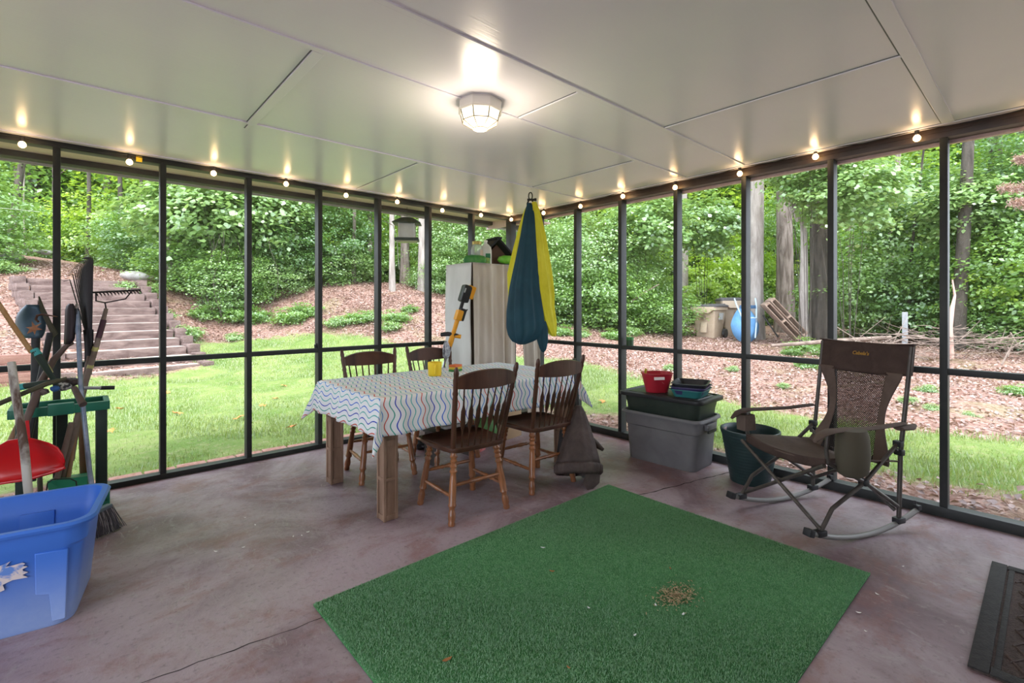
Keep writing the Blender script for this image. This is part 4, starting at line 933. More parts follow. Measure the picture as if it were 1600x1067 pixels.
LEGP = [(0, .020), (.05, .019), (.08, .0245), (.11, .016), (.14, .0235), (.17, .015), (.21, .0235), (.24, .016), (.28, .024), (.31, .0165), (.35, .0185), (.55, .0225), (.70, .0215), (.735, .026), (.77, .0165), (.80, .0175), (.84, .0225), (.90, .023), (.94, .0185), (.965, .0225), (1, .019)]
STRP = [(0, .008), (.1, .010), (.2, .012), (.3, .010), (.34, .014), (.38, .010), (.5, .0165), (.62, .010), (.66, .014), (.7, .010), (.8, .012), (.9, .010), (1, .008)]
def make_chair():
    t = thing('dining_chair', 'chair', 'chair')
    rg = []
    for z, s in ((.418, .93), (.424, .985), (.436, 1.0), (.448, .995), (.452, .96)):
        r = []
        for k in range(40):
            a = 2 * PI * k / 40; c, sn = math.cos(a), math.sin(a); e = .32
            x = .228 * math.copysign(abs(c) ** e, c) if abs(c) > 1e-9 else 0; y = .215 * math.copysign(abs(sn) ** (e * 1.6), sn) if abs(sn) > 1e-9 else 0
            x *= (1.0 + .06 * (y / .215)); r.append((x * s, y * s, z))
        rg.append(r)
    b = MB().loft(rg, caps=(True, False)); top = rg[-1]; k = len(b.v)
    inner = [(x * .8, y * .8, .443) for x, y, z in top]; mid = [(x * .4, y * .4, .4405) for x, y, z in top]
    b.loft([top, inner, mid], caps=(False, True)); b.build('seat', WOODDK, t)
    F = {}
    for sx in (-1, 1):
        for sy in (-1, 1):
            a = Vector((sx * .155, sy * .145, .422)); c = Vector((sx * .205, sy * .20, 0)); F[sx, sy] = (a, c)
            MB().turned(a, c, LEGP, 12).build('leg', WOODRED, t)
    pt = lambda k, f: F[k][0].lerp(F[k][1], f)
    for sx in (-1, 1): MB().turned(pt((sx, -1), .62), pt((sx, 1), .62), STRP, 10).build('stretcher', WOODRED, t)
    for sy in (-1, 1): MB().turned(pt((-1, sy), .47), pt((1, sy), .47), STRP, 10).build('stretcher', WOODRED, t)
    for sx in (-1, 1):
        a = Vector((sx * .178, -.172, .44)); c = Vector((sx * .222, -.285, .945))
        MB().turned(a, c, [(0, .016), (.35, .0155), (.62, .0165), (.66, .0135), (.69, .018), (.72, .014), (.78, .016), (.85, .0175), (.88, .014), (.93, .0165), (.98, .013), (1, .007)], 12).build('back_post', WOODDK, t)
    crest = []
    for k in range(17):
        u = k / 16 * 2 - 1; x = u * .212; y = -.268 - .028 * (1 - u * u); zt = .880 + .038 * (1 - abs(u) ** 2.4); zb = .808 + .012 * (u * u)
        crest.append([(x, y + .011, zb), (x, y + .012, zt), (x, y, zt + .005), (x, y - .012, zt), (x, y - .011, zb)])
    MB().loft(crest).build('crest_rail', WOODDK, t)
    for i in range(7):
        u = (i - 3) / 3.75; a = Vector((u * .158, -.182 - .014 * (1 - u * u), .44)); c = Vector((u * .205, -.268 - .027 * (1 - u * u), .815))
        pr = [(0, .0065), (.30, .0065), (.36, .013), (.42, .0185), (.64, .0165), (.70, .009), (.74, .0065), (1, .0055)]
        MB().tube([a.lerp(c, s) for s, r in pr], [r for s, r in pr], 8, flat=.55, flatdir=(1, 0, 0)).build('spindle', WOODDK, t)
    return t
c1 = make_chair(); c1['label'] = 'wooden spindle back chair nearest the camera, at the near long side of the table'; c1['group'] = 'dining chairs round the table'
c1.location = (-2.10, -1.895, 0); c1.rotation_euler = (0, 0, R(-4))
dup(c1, 'wooden spindle back chair right of the nearest one, with the brown jacket hanging beside it', (-1.42, -1.87, 0), R(-3))
dup(c1, 'wooden spindle back chair on the far side at the left end of the table', (-2.20, -.935, 0), R(172))
dup(c1, 'wooden spindle back chair on the far side behind the yellow cup', (-1.60, -.95, 0), R(178))

p = P(694, 594, 3.78)
b = MB().lathe((0, 0, 0), [(0, .048), (.006, .052), (.10, .055), (.106, .055), (.106, .050), (.02, .047), (.02, .001)], 28, caps=False).lathe((0, 0, .004), [(0, .048), (.002, .001)], 28)
b.tube([(-.052, -.0, .025), (-.052 - .02, 0, .03), (-.078, 0, .055), (-.07, 0, .078), (-.052, 0, .085)], .006, 8)
yc = b.build('yellow_cup', YEL); yc.location = (-1.865, -1.195, .7515); yc.rotation_euler = (0, 0, R(60)); tag(yc, 'bright yellow cup standing on the tablecloth', 'cup')
bk = thing('small_box_stack', 'small orange, yellow and green striped box behind the yellow cup', 'box', (-1.60, -1.10, .7515), R(20))
for k, (cl, nm) in enumerate((((.05, .22, .05), 'green_card'), ((.65, .48, .05), 'yellow_card'), ((.62, .14, .04), 'orange_card'))):
    MB().box((0, 0, .010 + .0185 * k), (.10 - .004 * k, .07, .018), bev=.002).build('layer', M(nm, cl, .6), bk)
wr_ = MB().box((0, 0, .002), (.12, .09, .003)).build('cloth_scrap', M('pale_bag', (.6, .62, .63), .5)); wr_.location = (-1.655, -1.19, .7515); tag(wr_, 'flat crumpled pale plastic scrap beside the striped box', 'scrap')

# ------------------------------------------------------------------ covered shelf in the corner
FAB = M('aged_cream_canvas', (.42, .35, .29), .9, col2=(.58, .53, .47), nscale=3, stretch=(1, 1, .35), bump=.12, bscale=30, lo=.3, hi=.7)
FABW = M('white_canvas', (.56, .56, .55), .9, col2=(.66, .66, .65), nscale=4, stretch=(1, 1, .3), bump=.1)
cb = thing('covered_shelf', 'tall shelf unit covered with cream canvas curtains in the porch corner', 'shelf', (-.56, -.345, 0))
SH = M('dark_wood_shelf', (.05, .035, .028), .7)
b = MB()
for x in (-.44, .44):
    for y in (-.20, .20): b.box((x, y, .85), (.035, .035, 1.70))
b.build('upright', SH, cb)
for z in (.12, .55, .98, 1.38, 1.70): MB().box((0, 0, z), (.92, .44, .022)).build('shelf_board', SH, cb)
HT = 1.735
def folds(s, z, amp): return amp * (.6 + .4 * (1 - z / HT)) * (math.sin(s * 40 + 1.6 * math.sin(s * 9) + .5 * math.sin(z * 2)) + .35 * math.sin(s * 77 + 2))
MB().grid(lambda u, v: (-.478 - .006 * math.sin(v * 11) - .010 * (1 - v) * math.sin(u * 9), .225 - .45 * u, .02 + (HT - .02) * v), 24, 30).build('side_curtain', FABW, cb, smooth=70, solid=.003)
def front(x0, x1, zb, pull=0):
    def fn(u, v):
        z = zb + (HT - zb) * v; x = x0 + (x1 - x0) * u + pull * (1 - v) ** 1.5 * (1 - u)
        return (x, -.240 - folds(x0 + (x1 - x0) * u, z, .026) - .03 * (1 - v), z)
    return fn
MB().grid(front(-.478, .10, .03), 90, 30).build('front_curtain', FAB, cb, smooth=70, solid=.003)
MB().grid(front(.145, .478, .03, .10), 60, 30).build('front_curtain', FAB, cb, smooth=70, solid=.003)
MB().grid(lambda u, v: (-.478 + .956 * u, -.245 + .47 * v, HT + .004 * math.sin(u * 17) * math.sin(v * 9)), 30, 16).build('top_cover', FABW, cb, smooth=70, solid=.003)

TOPZ = HT + .006
GLASS = M('clear_glass', (.75, .82, .78), .08, alpha=.35)
t = thing('glass_jar', 'wide glass jar with a brass coloured lid on top of the covered shelf', 'jar', (-.88, -.46, TOPZ))
MB().lathe((0, 0, 0), [(0, .055), (.01, .062), (.15, .062), (.185, .048), (.20, .046)], 24).build('glass', GLASS, t)
MB().lathe((0, 0, .195), [(0, .05), (.03, .05), (.034, .045)], 24).build('lid', M('brass_lid', (.42, .33, .10), .4, metal=.5), t)
MB().loft([[(.0635 * math.cos(a), .0635 * math.sin(a), z) for a in [R(-95 + 10 * k) for k in range(9)]] for z in (.07, .14)], closed=False).build('label', M('tan_label', (.50, .38, .30), .7), t)
t = thing('plastic_jug', 'translucent white plastic jug with a green label on the covered shelf', 'jug', (-.77, -.47, TOPZ), R(-40))
MB().loft([rrect(.058, .058, .015, 0), rrect(.062, .062, .018, .01), rrect(.062, .062, .018, .14), rrect(.055, .055, .03, .175), rrect(.03, .03, .028, .205), rrect(.016, .016, .015, .215), rrect(.016, .016, .015, .235)]).build('body', M('milky_plastic', (.62, .62, .58), .35, col2=(.70, .70, .67)), t)
MB().lathe((0, 0, .232), [(0, .019), (.016, .019), (.018, .015)], 16).build('cap', WHITE, t)
MB().box((.025, -.0635, .075), (.05, .002, .06)).build('label', M('green_label', (.03, .20, .09), .5), t)
t = thing('birdhouse', 'black roofed wooden birdhouse tilted on the covered shelf', 'birdhouse', (-.60, -.40, TOPZ), R(-12))
b = MB().poly([(-.12, 0, .0), (.12, 0, .0), (.12, 0, .10), (0, 0, .22), (-.12, 0, .10)], .13, (0, 1, 0)); b.build('house_body', M('brown_house_wood', (.09, .05, .035), .8), t, bevel=.003)
for sx in (-1, 1): MB().box((sx * .092, 0, .19), (.28, .24, .022), (0, R(sx * 44), 0), bev=.002).build('roof_panel', M('black_roof_felt', (.018, .018, .02), .8), t)
MB().box((0, 0, .285), (.07, .25, .022), bev=.004).build('roof_ridge', M('black_roof_felt', (.018, .018, .02), .8), t)
MB().box((.07, -.03, .052), (.20, .10, .012), (0, R(-10), 0), bev=.002).build('perch_board', M('brown_house_wood', (.09, .05, .035), .8), t)
b = MB(); b.loft([rrect(.11, .05, .02, 0), rrect(.12, .06, .03, .03), rrect(.10, .05, .03, .07), rrect(.04, .02, .015, .082)])
gp = b.build('green_package', M('dark_green_plastic', (.03, .20, .05), .4, col2=(.10, .30, .07), nscale=14), smooth=60); gp.location = (-.93, -.49, TOPZ); gp.rotation_euler = (0, 0, R(-35)); tag(gp, 'crumpled dark green package at the left end of the shelf top', 'package')
b = MB(); b.tube([(-.10, 0, .05), (-.08, 0, .055), (-.04, 0, .058), (.03, 0, .055), (.09, 0, .05), (.11, 0, .05)], [.012, .04, .052, .055, .045, .008], 14, flat=.85)
gp = b.build('green_bag', M('bright_green_bag', (.12, .48, .04), .3, col2=(.30, .62, .10), nscale=16, bump=.6, bscale=18), smooth=60); gp.location = (-.53, -.53, TOPZ); gp.rotation_euler = (0, 0, R(-30)); tag(gp, 'bright green rolled plastic bag at the right of the shelf top', 'bag')
b = MB().loft([rrect(.05, .025, .02, 0), rrect(.052, .028, .02, .05), rrect(.02, .01, .008, .06)]); gp = b.build('yellow_green_packet', M('yellow_green_packet', (.40, .48, .12), .4, col2=(.10, .30, .08), nscale=40)); gp.location = (-.835, -.545, TOPZ); gp.rotation_euler = (0, 0, R(-41)); tag(gp, 'small yellow green packet lying in front of the glass jar', 'packet')

# ------------------------------------------------------------------ hanging swing
sw = thing('sensory_swing', 'teal and yellow fabric cocoon swing hanging from the ceiling hook', 'swing', (-.83, -1.21, 0), -R(41.8))
TEAL = M('teal_stretch_fabric', (.005, .036, .058), .65, col2=(.010, .058, .085), nscale=3); YFAB = M('yellow_lycra', (.60, .55, .015), .6, col2=(.72, .67, .04), nscale=5)
MB().lathe((0, 0, 2.385), [(0, .004), (.022, .004)], 8).tube([(0, 0, 2.385), (.008, 0, 2.375), (.008, 0, 2.36), (0, 0, 2.352), (-.008, 0, 2.362)], .003, 6).build('ceiling_hook', WHITE, sw)
b = MB(); b.tube([(.017 * math.sin(a), 0, 2.322 + .034 * math.cos(a)) for a in [2 * PI * k / 20 for k in range(21)]], .0055, 8, caps=False)
b.tube([(-.03, 0, 2.288), (.045, 0, 2.288)], .011, 8).lathe((.045, 0, 2.276), [(0, .012), (.024, .012)], 10); b.build('carabiner', BLACKM, sw)
for sx in (-1, 1): MB().tube([(sx * .012, 0, 2.29), (sx * .03, 0, 2.25), (sx * .028, 0, 2.235)], .008, 8).build('strap_loop', BLACKM, sw)
def cocoon(prof, pleats, amp, seed, depth):
    """prof: (z, x centre, half width); gathered cloth tube"""
    rg = []
    for z, xc, hw in prof:
        r = []
        for k in range(72):
            a = 2 * PI * k / 72; m = 1 + amp * math.cos(pleats * a + seed + .8 * math.sin(z * 4)) + amp * .5 * math.cos((pleats * 2 + 1) * a + z * 3)
            r.append((xc + hw * m * math.cos(a), depth + min(hw, .15) * .62 * m * math.sin(a), z))
        rg.append(r)
    return MB().loft(rg)
def interp(prof, n):
    zs = [p[0] for p in prof]; out = []
    for i in range(n + 1):
        z = zs[0] + (zs[-1] - zs[0]) * i / n; zz = [-q for q in zs]
        out.append((z, float(np.interp(-z, zz, [p[1] for p in prof])), float(np.interp(-z, zz, [p[2] for p in prof]))))
    return out
# behind: the yellow lining, showing left and right of the teal body
cocoon(interp([(2.27, 0, .012), (2.20, 0, .055), (2.05, -.002, .098), (1.85, -.005, .145), (1.6, -.02, .185), (1.35, -.01, .19), (1.2, .02, .16), (1.05, .04, .12)], 40), 11, .06, 1, .055).build('lining', YFAB, sw, smooth=80)
cocoon(interp([(2.262, .035, .018), (2.15, .045, .045), (1.95, .075, .06), (1.6, .105, .085), (1.40, .13, .08), (1.30, .135, .075), (1.15, .17, .062), (1.06, .195, .038), (1.02, .215, .018)], 40), 7, .13, 2, -.03).build('lining_flap', YFAB, sw, smooth=80)
cocoon(interp([(2.25, -.012, .018), (2.15, -.008, .050), (1.95, -.015, .075), (1.7, -.03, .110), (1.45, -.05, .145), (1.25, -.048, .172), (1.10, -.04, .178), (1.02, -.05, .15), (.965, -.075, .085), (.945, -.08, .03)], 44), 9, .075, 0, -.035).build('body', TEAL, sw, smooth=80)
cocoon(interp([(1.16, .09, .045), (1.08, .10, .052), (.98, .11, .045), (.90, .115, .026), (.875, .115, .008)], 16), 7, .12, 3, -.06).build('tail', TEAL, sw, smooth=80)

# ------------------------------------------------------------------ string trimmer leaning on the shelf
A0 = P(728, 455, 4.62); B0 = P(657, 688, 4.40); B0.z = .05
tr = thing('string_trimmer', 'yellow and black cordless string trimmer leaning against the covered shelf', 'string trimmer', (B0.x, B0.y, 0))
a = A0 - tr.location; b0 = B0 - tr.location; ax = (a - b0).normalized()
at = lambda f: b0 + (a - b0) * f
MB().tube([at(.04), at(.70)], .012, 10).build('shaft', STEEL, tr)
MB().tube([at(.62), at(.66), at(.74)], [.022, .026, .02], 10).build('grip_mount', ORANGE, tr)
c = at(.73); s1 = RT
MB().tube([at(.71), at(.80)], [.019, .022], 10).build('neck', ORANGE, tr)
c = at(.705); MB().tube([c - s1 * .115, c - s1 * .05 + Vector((0, 0, .006)), c + s1 * .0, c + s1 * .05 - Vector((0, 0, .012))], [.02, .022, .02, .016], 10).build('front_handle', BLACKP, tr)
MB().tube([c + s1 * .02 - Vector((0, 0, .012)), c + s1 * .075 - Vector((0, 0, .02))], .019, 10).build('handle_clamp', ORANGE, tr)
c = at(.835); mb = MB().beam(at(.80), at(.87), .075, .06, bev=.012); mb.build('trigger_housing', ORANGE, tr)
MB().beam(at(.80) + s1 * .028, at(.88) + s1 * .03, .03, .066, bev=.01).build('switch_cover', BLACKP, tr)
MB().tube([c + s1 * .03, c + s1 * .05 + Vector((0, 0, .03)), c + s1 * .085 + Vector((0, 0, .055))], .006, 6).build('trigger', BLACKP, tr)
MB().tube([at(.87), at(.95)], .017, 10).build('rear_grip', BLACKP, tr)
MB().beam(at(.925), at(1.04), .10, .085, bev=.02).build('motor_housing', BLACKP, tr)
MB().beam(at(.95) + s1 * .045, at(1.035) + s1 * .05, .045, .08, bev=.014).build('battery', ORANGE, tr)
MB().beam(at(.99) - s1 * .012 - FW * .043, at(1.02) - s1 * .01 - FW * .043, .05, .01).build('rating_plate', M('grey_plate', (.35, .36, .37), .5), tr)
MB().lathe(b0 + Vector((0, 0, -.045)), [(0, .04), (.01, .05), (.05, .052), (.06, .04), (.10, .035), (.13, .02)], 20).build('cutting_head', BLACKP, tr)
MB().lathe(b0 + Vector((-.01, 0, .075)), [(0, .03), (.015, .055), (.05, .05), (.07, .02)], 18).build('motor_cap', WHITE, tr)
MB().poly([(-.02, -.09, .04), (.15, -.10, .04), (.19, .0, .04), (.15, .10, .04), (-.02, .09, .04)], .012).build('guard', BLACKP, tr)
pl = cocoon([(.0, 0, .015), (.02, 0, .03), (.07, .005, .036), (.13, 0, .024), (.16, 0, .012)], 6, .22, 0, 0).build('crumpled_wrap', M('crumpled_clear_wrap', (.45, .47, .52), .2, col2=(.12, .12, .14), nscale=30, spec=.8), smooth=25)
q = P(697, 548, 4.47); pl.location = (q.x, q.y, q.z - .07); pl.parent = None; tag(pl, 'crumpled grey plastic wrap tied round the trimmer shaft', 'wrap')

# things standing on the floor behind the table
def simple(name, mb, mat, loc, rz, label, cat, **k):
    o = mb.build(name, mat, **k); o.location = loc; o.rotation_euler = (0, 0, rz); return tag(o, label, cat)
simple('cardboard_box', MB().box((0, 0, .13), (.28, .22, .26), bev=.004), M('cardboard', (.36, .24, .14), .85), (-.80, -.80, 0), R(8), 'tan cardboard box on the floor seen between the spindles of the right chair', 'box')
simple('green_sack', MB().loft([rrect(.12, .09, .05, 0), rrect(.14, .10, .06, .08), rrect(.12, .08, .05, .2), rrect(.08, .03, .02, .27)]), M('dark_green_sack', (.04, .15, .03), .5, col2=(.12, .26, .06), nscale=10), (-1.12, -.86, 0), R(-10), 'dark green sack on the floor beyond the table beside the cardboard box', 'sack', smooth=60)
simple('red_bag', MB().loft([rrect(.09, .07, .04, 0), rrect(.11, .08, .05, .06), rrect(.08, .05, .03, .17), rrect(.04, .02, .01, .2)]), M('red_plastic_bag', (.55, .03, .03), .35, col2=(.7, .3, .28), nscale=14), (-1.30, -.98, 0), R(20), 'small red and white plastic bag under the far side of the table', 'bag', smooth=60)
t = thing('low_bench', 'low dark bench holding a white tray beneath the table', 'bench', (-1.62, -1.05, 0), R(2))
MB().box((0, 0, .27), (.42, .20, .02), bev=.004).build('seat', M('dark_bench_wood', (.04, .03, .026), .6), t)
for sx in (-1, 1): MB().box((sx * .19, 0, .13), (.022, .16, .26)).build('leg', M('dark_bench_wood', (.04, .03, .026), .6), t)
simple('white_tray', MB().loft([rrect(.10, .07, .02, 0), rrect(.12, .09, .02, .03), rrect(.115, .085, .02, .03), rrect(.095, .065, .02, .006)], caps=(True, True)), WHITE, (-1.62, -1.06, .2855), 0, 'small white tray on the low dark bench', 'tray')

# jacket hanging off the chair and the dark pole behind it
top = P(904, 634, 3.62); hem = P(900, 712, 3.50)
JK = M('brown_nylon', (.045, .031, .028), .7, col2=(.08, .056, .05), nscale=9, bump=.5, bscale=30); JIN = M('dark_lining', (.02, .03, .025), .9)
jt = thing('brown_jacket', 'dark brown jacket with an elastic cuffed hem hanging at the side of the right chair', 'jacket', (top.x, top.y, 0), -R(41.8))
rg = []; H0 = top.z
for i in range(13):
    f = i / 12; z = H0 - f * .40; hw = .022 + .135 * f ** .8; rg.append([( -.015 * f + hw * (1 + .05 * math.cos(9 * a + f * 4)) * math.cos(a), -.10 * f + hw * .72 * (1 + .05 * math.cos(9 * a)) * math.sin(a), z + .05 * f * f * math.sin(a) * -1) for a in [2 * PI * k / 54 for k in range(54)]])
MB().loft(rg, caps=(True, False)).build('hood', JK, jt, smooth=70, solid=.004)
cr = []
for f in range(6):
    z = H0 - .40 - f * .016; k0 = 1 + (.10 if f in (1, 2, 3, 4) else .0); cr.append([(-.015 + .157 * k0 * (1 + .022 * math.cos(26 * a)) * math.cos(a), -.10 + .113 * k0 * (1 + .022 * math.cos(26 * a)) * math.sin(a), z - .05 * math.sin(a)) for a in [2 * PI * k / 104 for k in range(104)]])
MB().loft(cr, caps=(False, False)).build('elastic_hem', JK, jt, smooth=50, solid=.006)
MB().poly([(.02, -.21, H0 - .44), (.14, -.13, H0 - .44), (.13, -.15, H0 - .52), (.05, -.20, H0 - .57), (.0, -.215, H0 - .50)], .012, (.3, 1, 0)).build('flap', JK, jt)
MB().tube([(.09, .04, H0 - .26), (.14, .03, H0 - .30), (.185, .0, H0 - .33)], [.03, .026, .012], 10).build('sleeve', JK, jt, smooth=60)
MB().loft([[(-.06 + w * math.cos(a), .03 + w * .45 * math.sin(a), H0 - z) for a in [2 * PI * k / 24 for k in range(24)]] for z, w in ((.08, .03), (.2, .08), (.35, .10), (.47, .085), (.53, .03))]).build('body', M('dark_jacket_body', (.035, .03, .03), .8), jt, smooth=70)
pt_, pb_ = P(897, 560, 3.72), P(912, 722, 3.66); pb_.z = 0.006
simple('dark_pole', MB().tube([pb_ * 0, (pt_ - pb_) * .55, (pt_ - pb_)], [.017, .016, .013], 10), M('dark_grey_pole', (.05, .055, .055), .5), pb_, 0, 'upright dark pole standing behind the right chair and the jacket', 'pole')
# ------------------------------------------------------------------ storage tubs by the right screens
def tub_rings(hx, hy, r, h, base, steps):
    rg = [rrect(hx * base, hy * base, r, 0), rrect(hx * (base + .01), hy * (base + .01), r, .01)]
    for f, k in steps: rg.append(rrect(hx * k, hy * k, r, h * f))
    return rg
def open_tub(t, hx, hy, r, h, base, mat, lip=.018, name='body', shoulder=.70, matin=None):
    k1 = base + (1 - base) * shoulder * .75
    o = [rrect(hx * base, hy * base, r, 0, 7), rrect(hx * (base + .015), hy * (base + .015), r, .012, 7), rrect(hx * k1, hy * k1, r, h * shoulder, 7),
         rrect(hx * (k1 + .035), hy * (k1 + .035), r, h * (shoulder + .02), 7), rrect(hx * .985, hy * .985, r, h * .94, 7), rrect(hx + lip, hy + lip, r + lip, h * .945, 7), rrect(hx + lip, hy + lip, r + lip, h * .965, 7), rrect(hx + lip * .7, hy + lip * .7, r + lip, h, 7),
         rrect(hx * .985, hy * .985, r, h, 7), rrect(hx * .96, hy * .96, r, h * .95, 7), rrect(hx * k1 * .98, hy * k1 * .98, r, h * shoulder, 7), rrect(hx * base * .98, hy * base * .98, r, .018, 7)]
    return MB().loft(o).build(name, mat, t, smooth=35)
GREYP = M('grey_tote_plastic', (.12, .115, .12), .5, col2=(.155, .15, .155), nscale=5); DGREEN = M('dark_green_tote_plastic', (.022, .032, .026), .42, col2=(.035, .045, .036), nscale=6)
gt = thing('grey_storage_tote', 'large grey plastic storage tote on the floor against the right screens', 'tote', (-.235, -2.29, 0), R(2)); gt.scale = (1.07, 1.08, 1.03)
open_tub(gt, .19, .315, .05, .40, .86, GREYP)
for sy in (-1, 1):
    MB().box((0, sy * .322, .335), (.15, .03, .05), bev=.008).build('handle', GREYP, gt)
    MB().box((0, sy * .333, .30), (.13, .012, .02)).build('handle_recess', BLACKP, gt)
dt = thing('dark_green_tote', 'dark green lidded tote nested in the grey tote', 'tote', (-.235, -2.29, .31), R(2)); dt.scale = (1.04, 1.07, 1)
MB().loft([rrect(.155, .28, .04, 0), rrect(.16, .285, .045, .01), rrect(.178, .305, .05, .17), rrect(.184, .31, .05, .19), rrect(.187, .313, .05, .235)]).build('body', DGREEN, dt, smooth=35)
MB().loft([rrect(.212, .345, .05, .225), rrect(.216, .35, .055, .235), rrect(.214, .348, .055, .255), rrect(.198, .33, .05, .262), rrect(.185, .315, .045, .262), rrect(.18, .31, .045, .252), rrect(.165, .29, .04, .252), rrect(.16, .285, .04, .26)]).build('lid', BLACKP, dt, smooth=35)
LZ = .31 + .262
rb = thing('red_bucket', 'small red bucket with a cut out handle on the black tote lid', 'bucket', (-.29, -2.20, LZ), R(-35)); rb.scale = (1.2, 1.2, 1.12)
REDP = M('red_plastic', (.40, .02, .035), .35)
MB().loft([rrect(.075, .055, .05, 0, 7), rrect(.105, .085, .075, .135, 7), rrect(.110, .09, .08, .138, 7), rrect(.110, .09, .08, .145, 7), rrect(.102, .082, .07, .145, 7), rrect(.072, .052, .048, .006, 7)]).build('body', REDP, rb, smooth=35)
MB().box((-.02, -.0885, .112), (.075, .006, .022), (R(-12), 0, 0), bev=.002).build('hand_slot', M('slot_light', (.75, .66, .64), .6), rb)
MB().poly([(.0, -.080, .085), (.02, -.08, .07), (.008, -.08, .078)], .004, (0, 1, 0)).build('leaf_sticker', M('cream_mark', (.75, .65, .5), .6), rb)
sh = MB().box((0, 0, 0), (.022, .016, .13), bev=.004).build('yellow_stick', M('dull_yellow', (.42, .36, .04), .5)); sh.location = (-.365, -2.135, LZ + .15); sh.rotation_euler = (R(25), R(-38), 0); tag(sh, 'dull yellow stick poking out of the red bucket', 'stick')
TEALP = M('teal_plastic', (.03, .16, .16), .4); PURP = M('dark_violet_plastic', (.045, .035, .11), .4); BLKT = M('black_tray_plastic', (.02, .022, .03), .4)
for k, (m, nm, z, s, lab) in enumerate(((TEALP, 'teal', 0, 1.0, 'shallow teal tray at the bottom of the tray pile on the tote lid'), (PURP, 'violet', .022, 1.04, 'dark violet tray nested in the teal tray'), (BLKT, 'black', .05, 1.03, 'black tray on top of the pile on the tote lid'))):
    t = MB().loft([rrect(.11 * s, .085 * s, .03, 0), rrect(.125 * s, .105 * s, .035, .05), rrect(.132 * s, .112 * s, .04, .052), rrect(.132 * s, .112 * s, .04, .058), rrect(.122 * s, .102 * s, .035, .058), rrect(.106 * s, .082 * s, .03, .005)]).build('shallow_tray', m, smooth=35)
    t.location = (-.235, -2.48, LZ + z); t.scale = (1.25, 1.2, 1.05); t.rotation_euler = (0, 0, R(12 + k * 4)); tag(t, lab, 'tray')
pp = thing('planter_pot', 'tall dark green ribbed planter pot on the floor left of the rocking chair', 'planter', (-.235, -2.945, 0))
pr = [(0, .135)] + [(.015 + .335 * k / 44, .138 + .058 * k / 44 + .0014 * math.sin(k * 2.1)) for k in range(45)] + [(.352, .200), (.372, .205), (.385, .203), (.388, .196), (.38, .184), (.35, .180), (.05, .13), (.04, .001)]
MB().lathe((0, 0, 0), pr, 56).build('pot', M('dark_teal_glaze', (.012, .028, .03), .4, col2=(.02, .04, .04), nscale=6), pp, smooth=50)
MB().box((-.02, .1805, .345), (.05, .004, .045), (R(10), 0, 0)).build('price_label', M('pinkish_label', (.50, .36, .35), .7), pp)

# ------------------------------------------------------------------ rocking camp chair
rc = thing('camp_rocking_chair', 'brown folding rocking camp chair with a mesh back near the right screens', 'rocking chair', (-.56, -3.50, 0), R(158))
TUBM = M('bronze_powder_coat', (.06, .05, .045), .4, metal=.3, col2=(.10, .088, .08), nscale=12); GREYT = M('worn_grey_tube', (.20, .19, .18), .5, metal=.2)
BRN = M('dark_brown_polyester', (.045, .027, .022), .85, col2=(.065, .04, .033), nscale=12, bump=.3, bscale=60); TANF = M('taupe_polyester', (.09, .062, .05), .85, col2=(.125, .088, .072), nscale=6, bump=.3, bscale=60)
def rk(x): return .016 + .42 * x * x * (1.0 if x > 0 else 1.0)
for sy in (-1, 1):
    Y = sy * .27
    MB().tube([(x, Y, rk(x)) for x in [-.43 + .86 * k / 20 for k in range(21)]], .0145, 10).build('rocker', GREYT, rc)
    MB().box((.44, Y, rk(.43) + .004), (.04, .045, .04), (0, R(-18), 0), bev=.006).build('end_cap', BLACKP, rc)
    MB().box((-.435, Y, rk(-.43) + .014), (.03, .03, .03), bev=.004).tube([(-.435, Y - .012, rk(.43) + .03), (-.435, Y - .012, rk(.43) + .05)], .005, 6).build('end_cap', BLACKP, rc)
    # rear upright, side cross tubes
    MB().tube([(-.27, Y, rk(.27) + .012), (-.285, Y, .45), (-.375, Y * 1.02, 1.06)], .0125, 10).build('rear_upright', TUBM, rc)
    MB().tube([(.36, Y, rk(.36) + .012), (.27, Y, .20), (.02, Y, .31), (-.27, Y * .98, .50)], .0115, 10).build('side_tube', TUBM, rc)
    MB().tube([(.30, Y, .45), (.02, Y, .315), (-.26, Y, .14)], .0115, 10).build('side_tube', TUBM, rc)
    MB().tube([(.30, Y, .45), (.315, Y, .52), (.30, Y, .61)], .0115, 10).build('arm_support', TUBM, rc)
    for x in (.36, -.27): MB().box((x, Y, rk(x) + .012), (.06, .042, .032), bev=.006).build('rocker_clamp', BLACKP, rc)
    for q in ((.02, .312), (-.27, .50), (-.28, .45)): MB().box((q[0], Y * .99, q[1]), (.035, .045, .035), bev=.006).build('hinge', BLACKP, rc)
# crossing legs, front and rear
for x0, z0, z1 in ((.33, .10, .44), (-.26, .12, .47)):
    MB().tube([(x0, -.27, z0 + .0), (x0 + .0, .27, z1)], .011, 9).build('cross_tube', TUBM, rc)
    MB().tube([(x0 + .024, .27, z0 + .0), (x0 + .024, -.27, z1)], .011, 9).build('cross_tube', TUBM, rc)
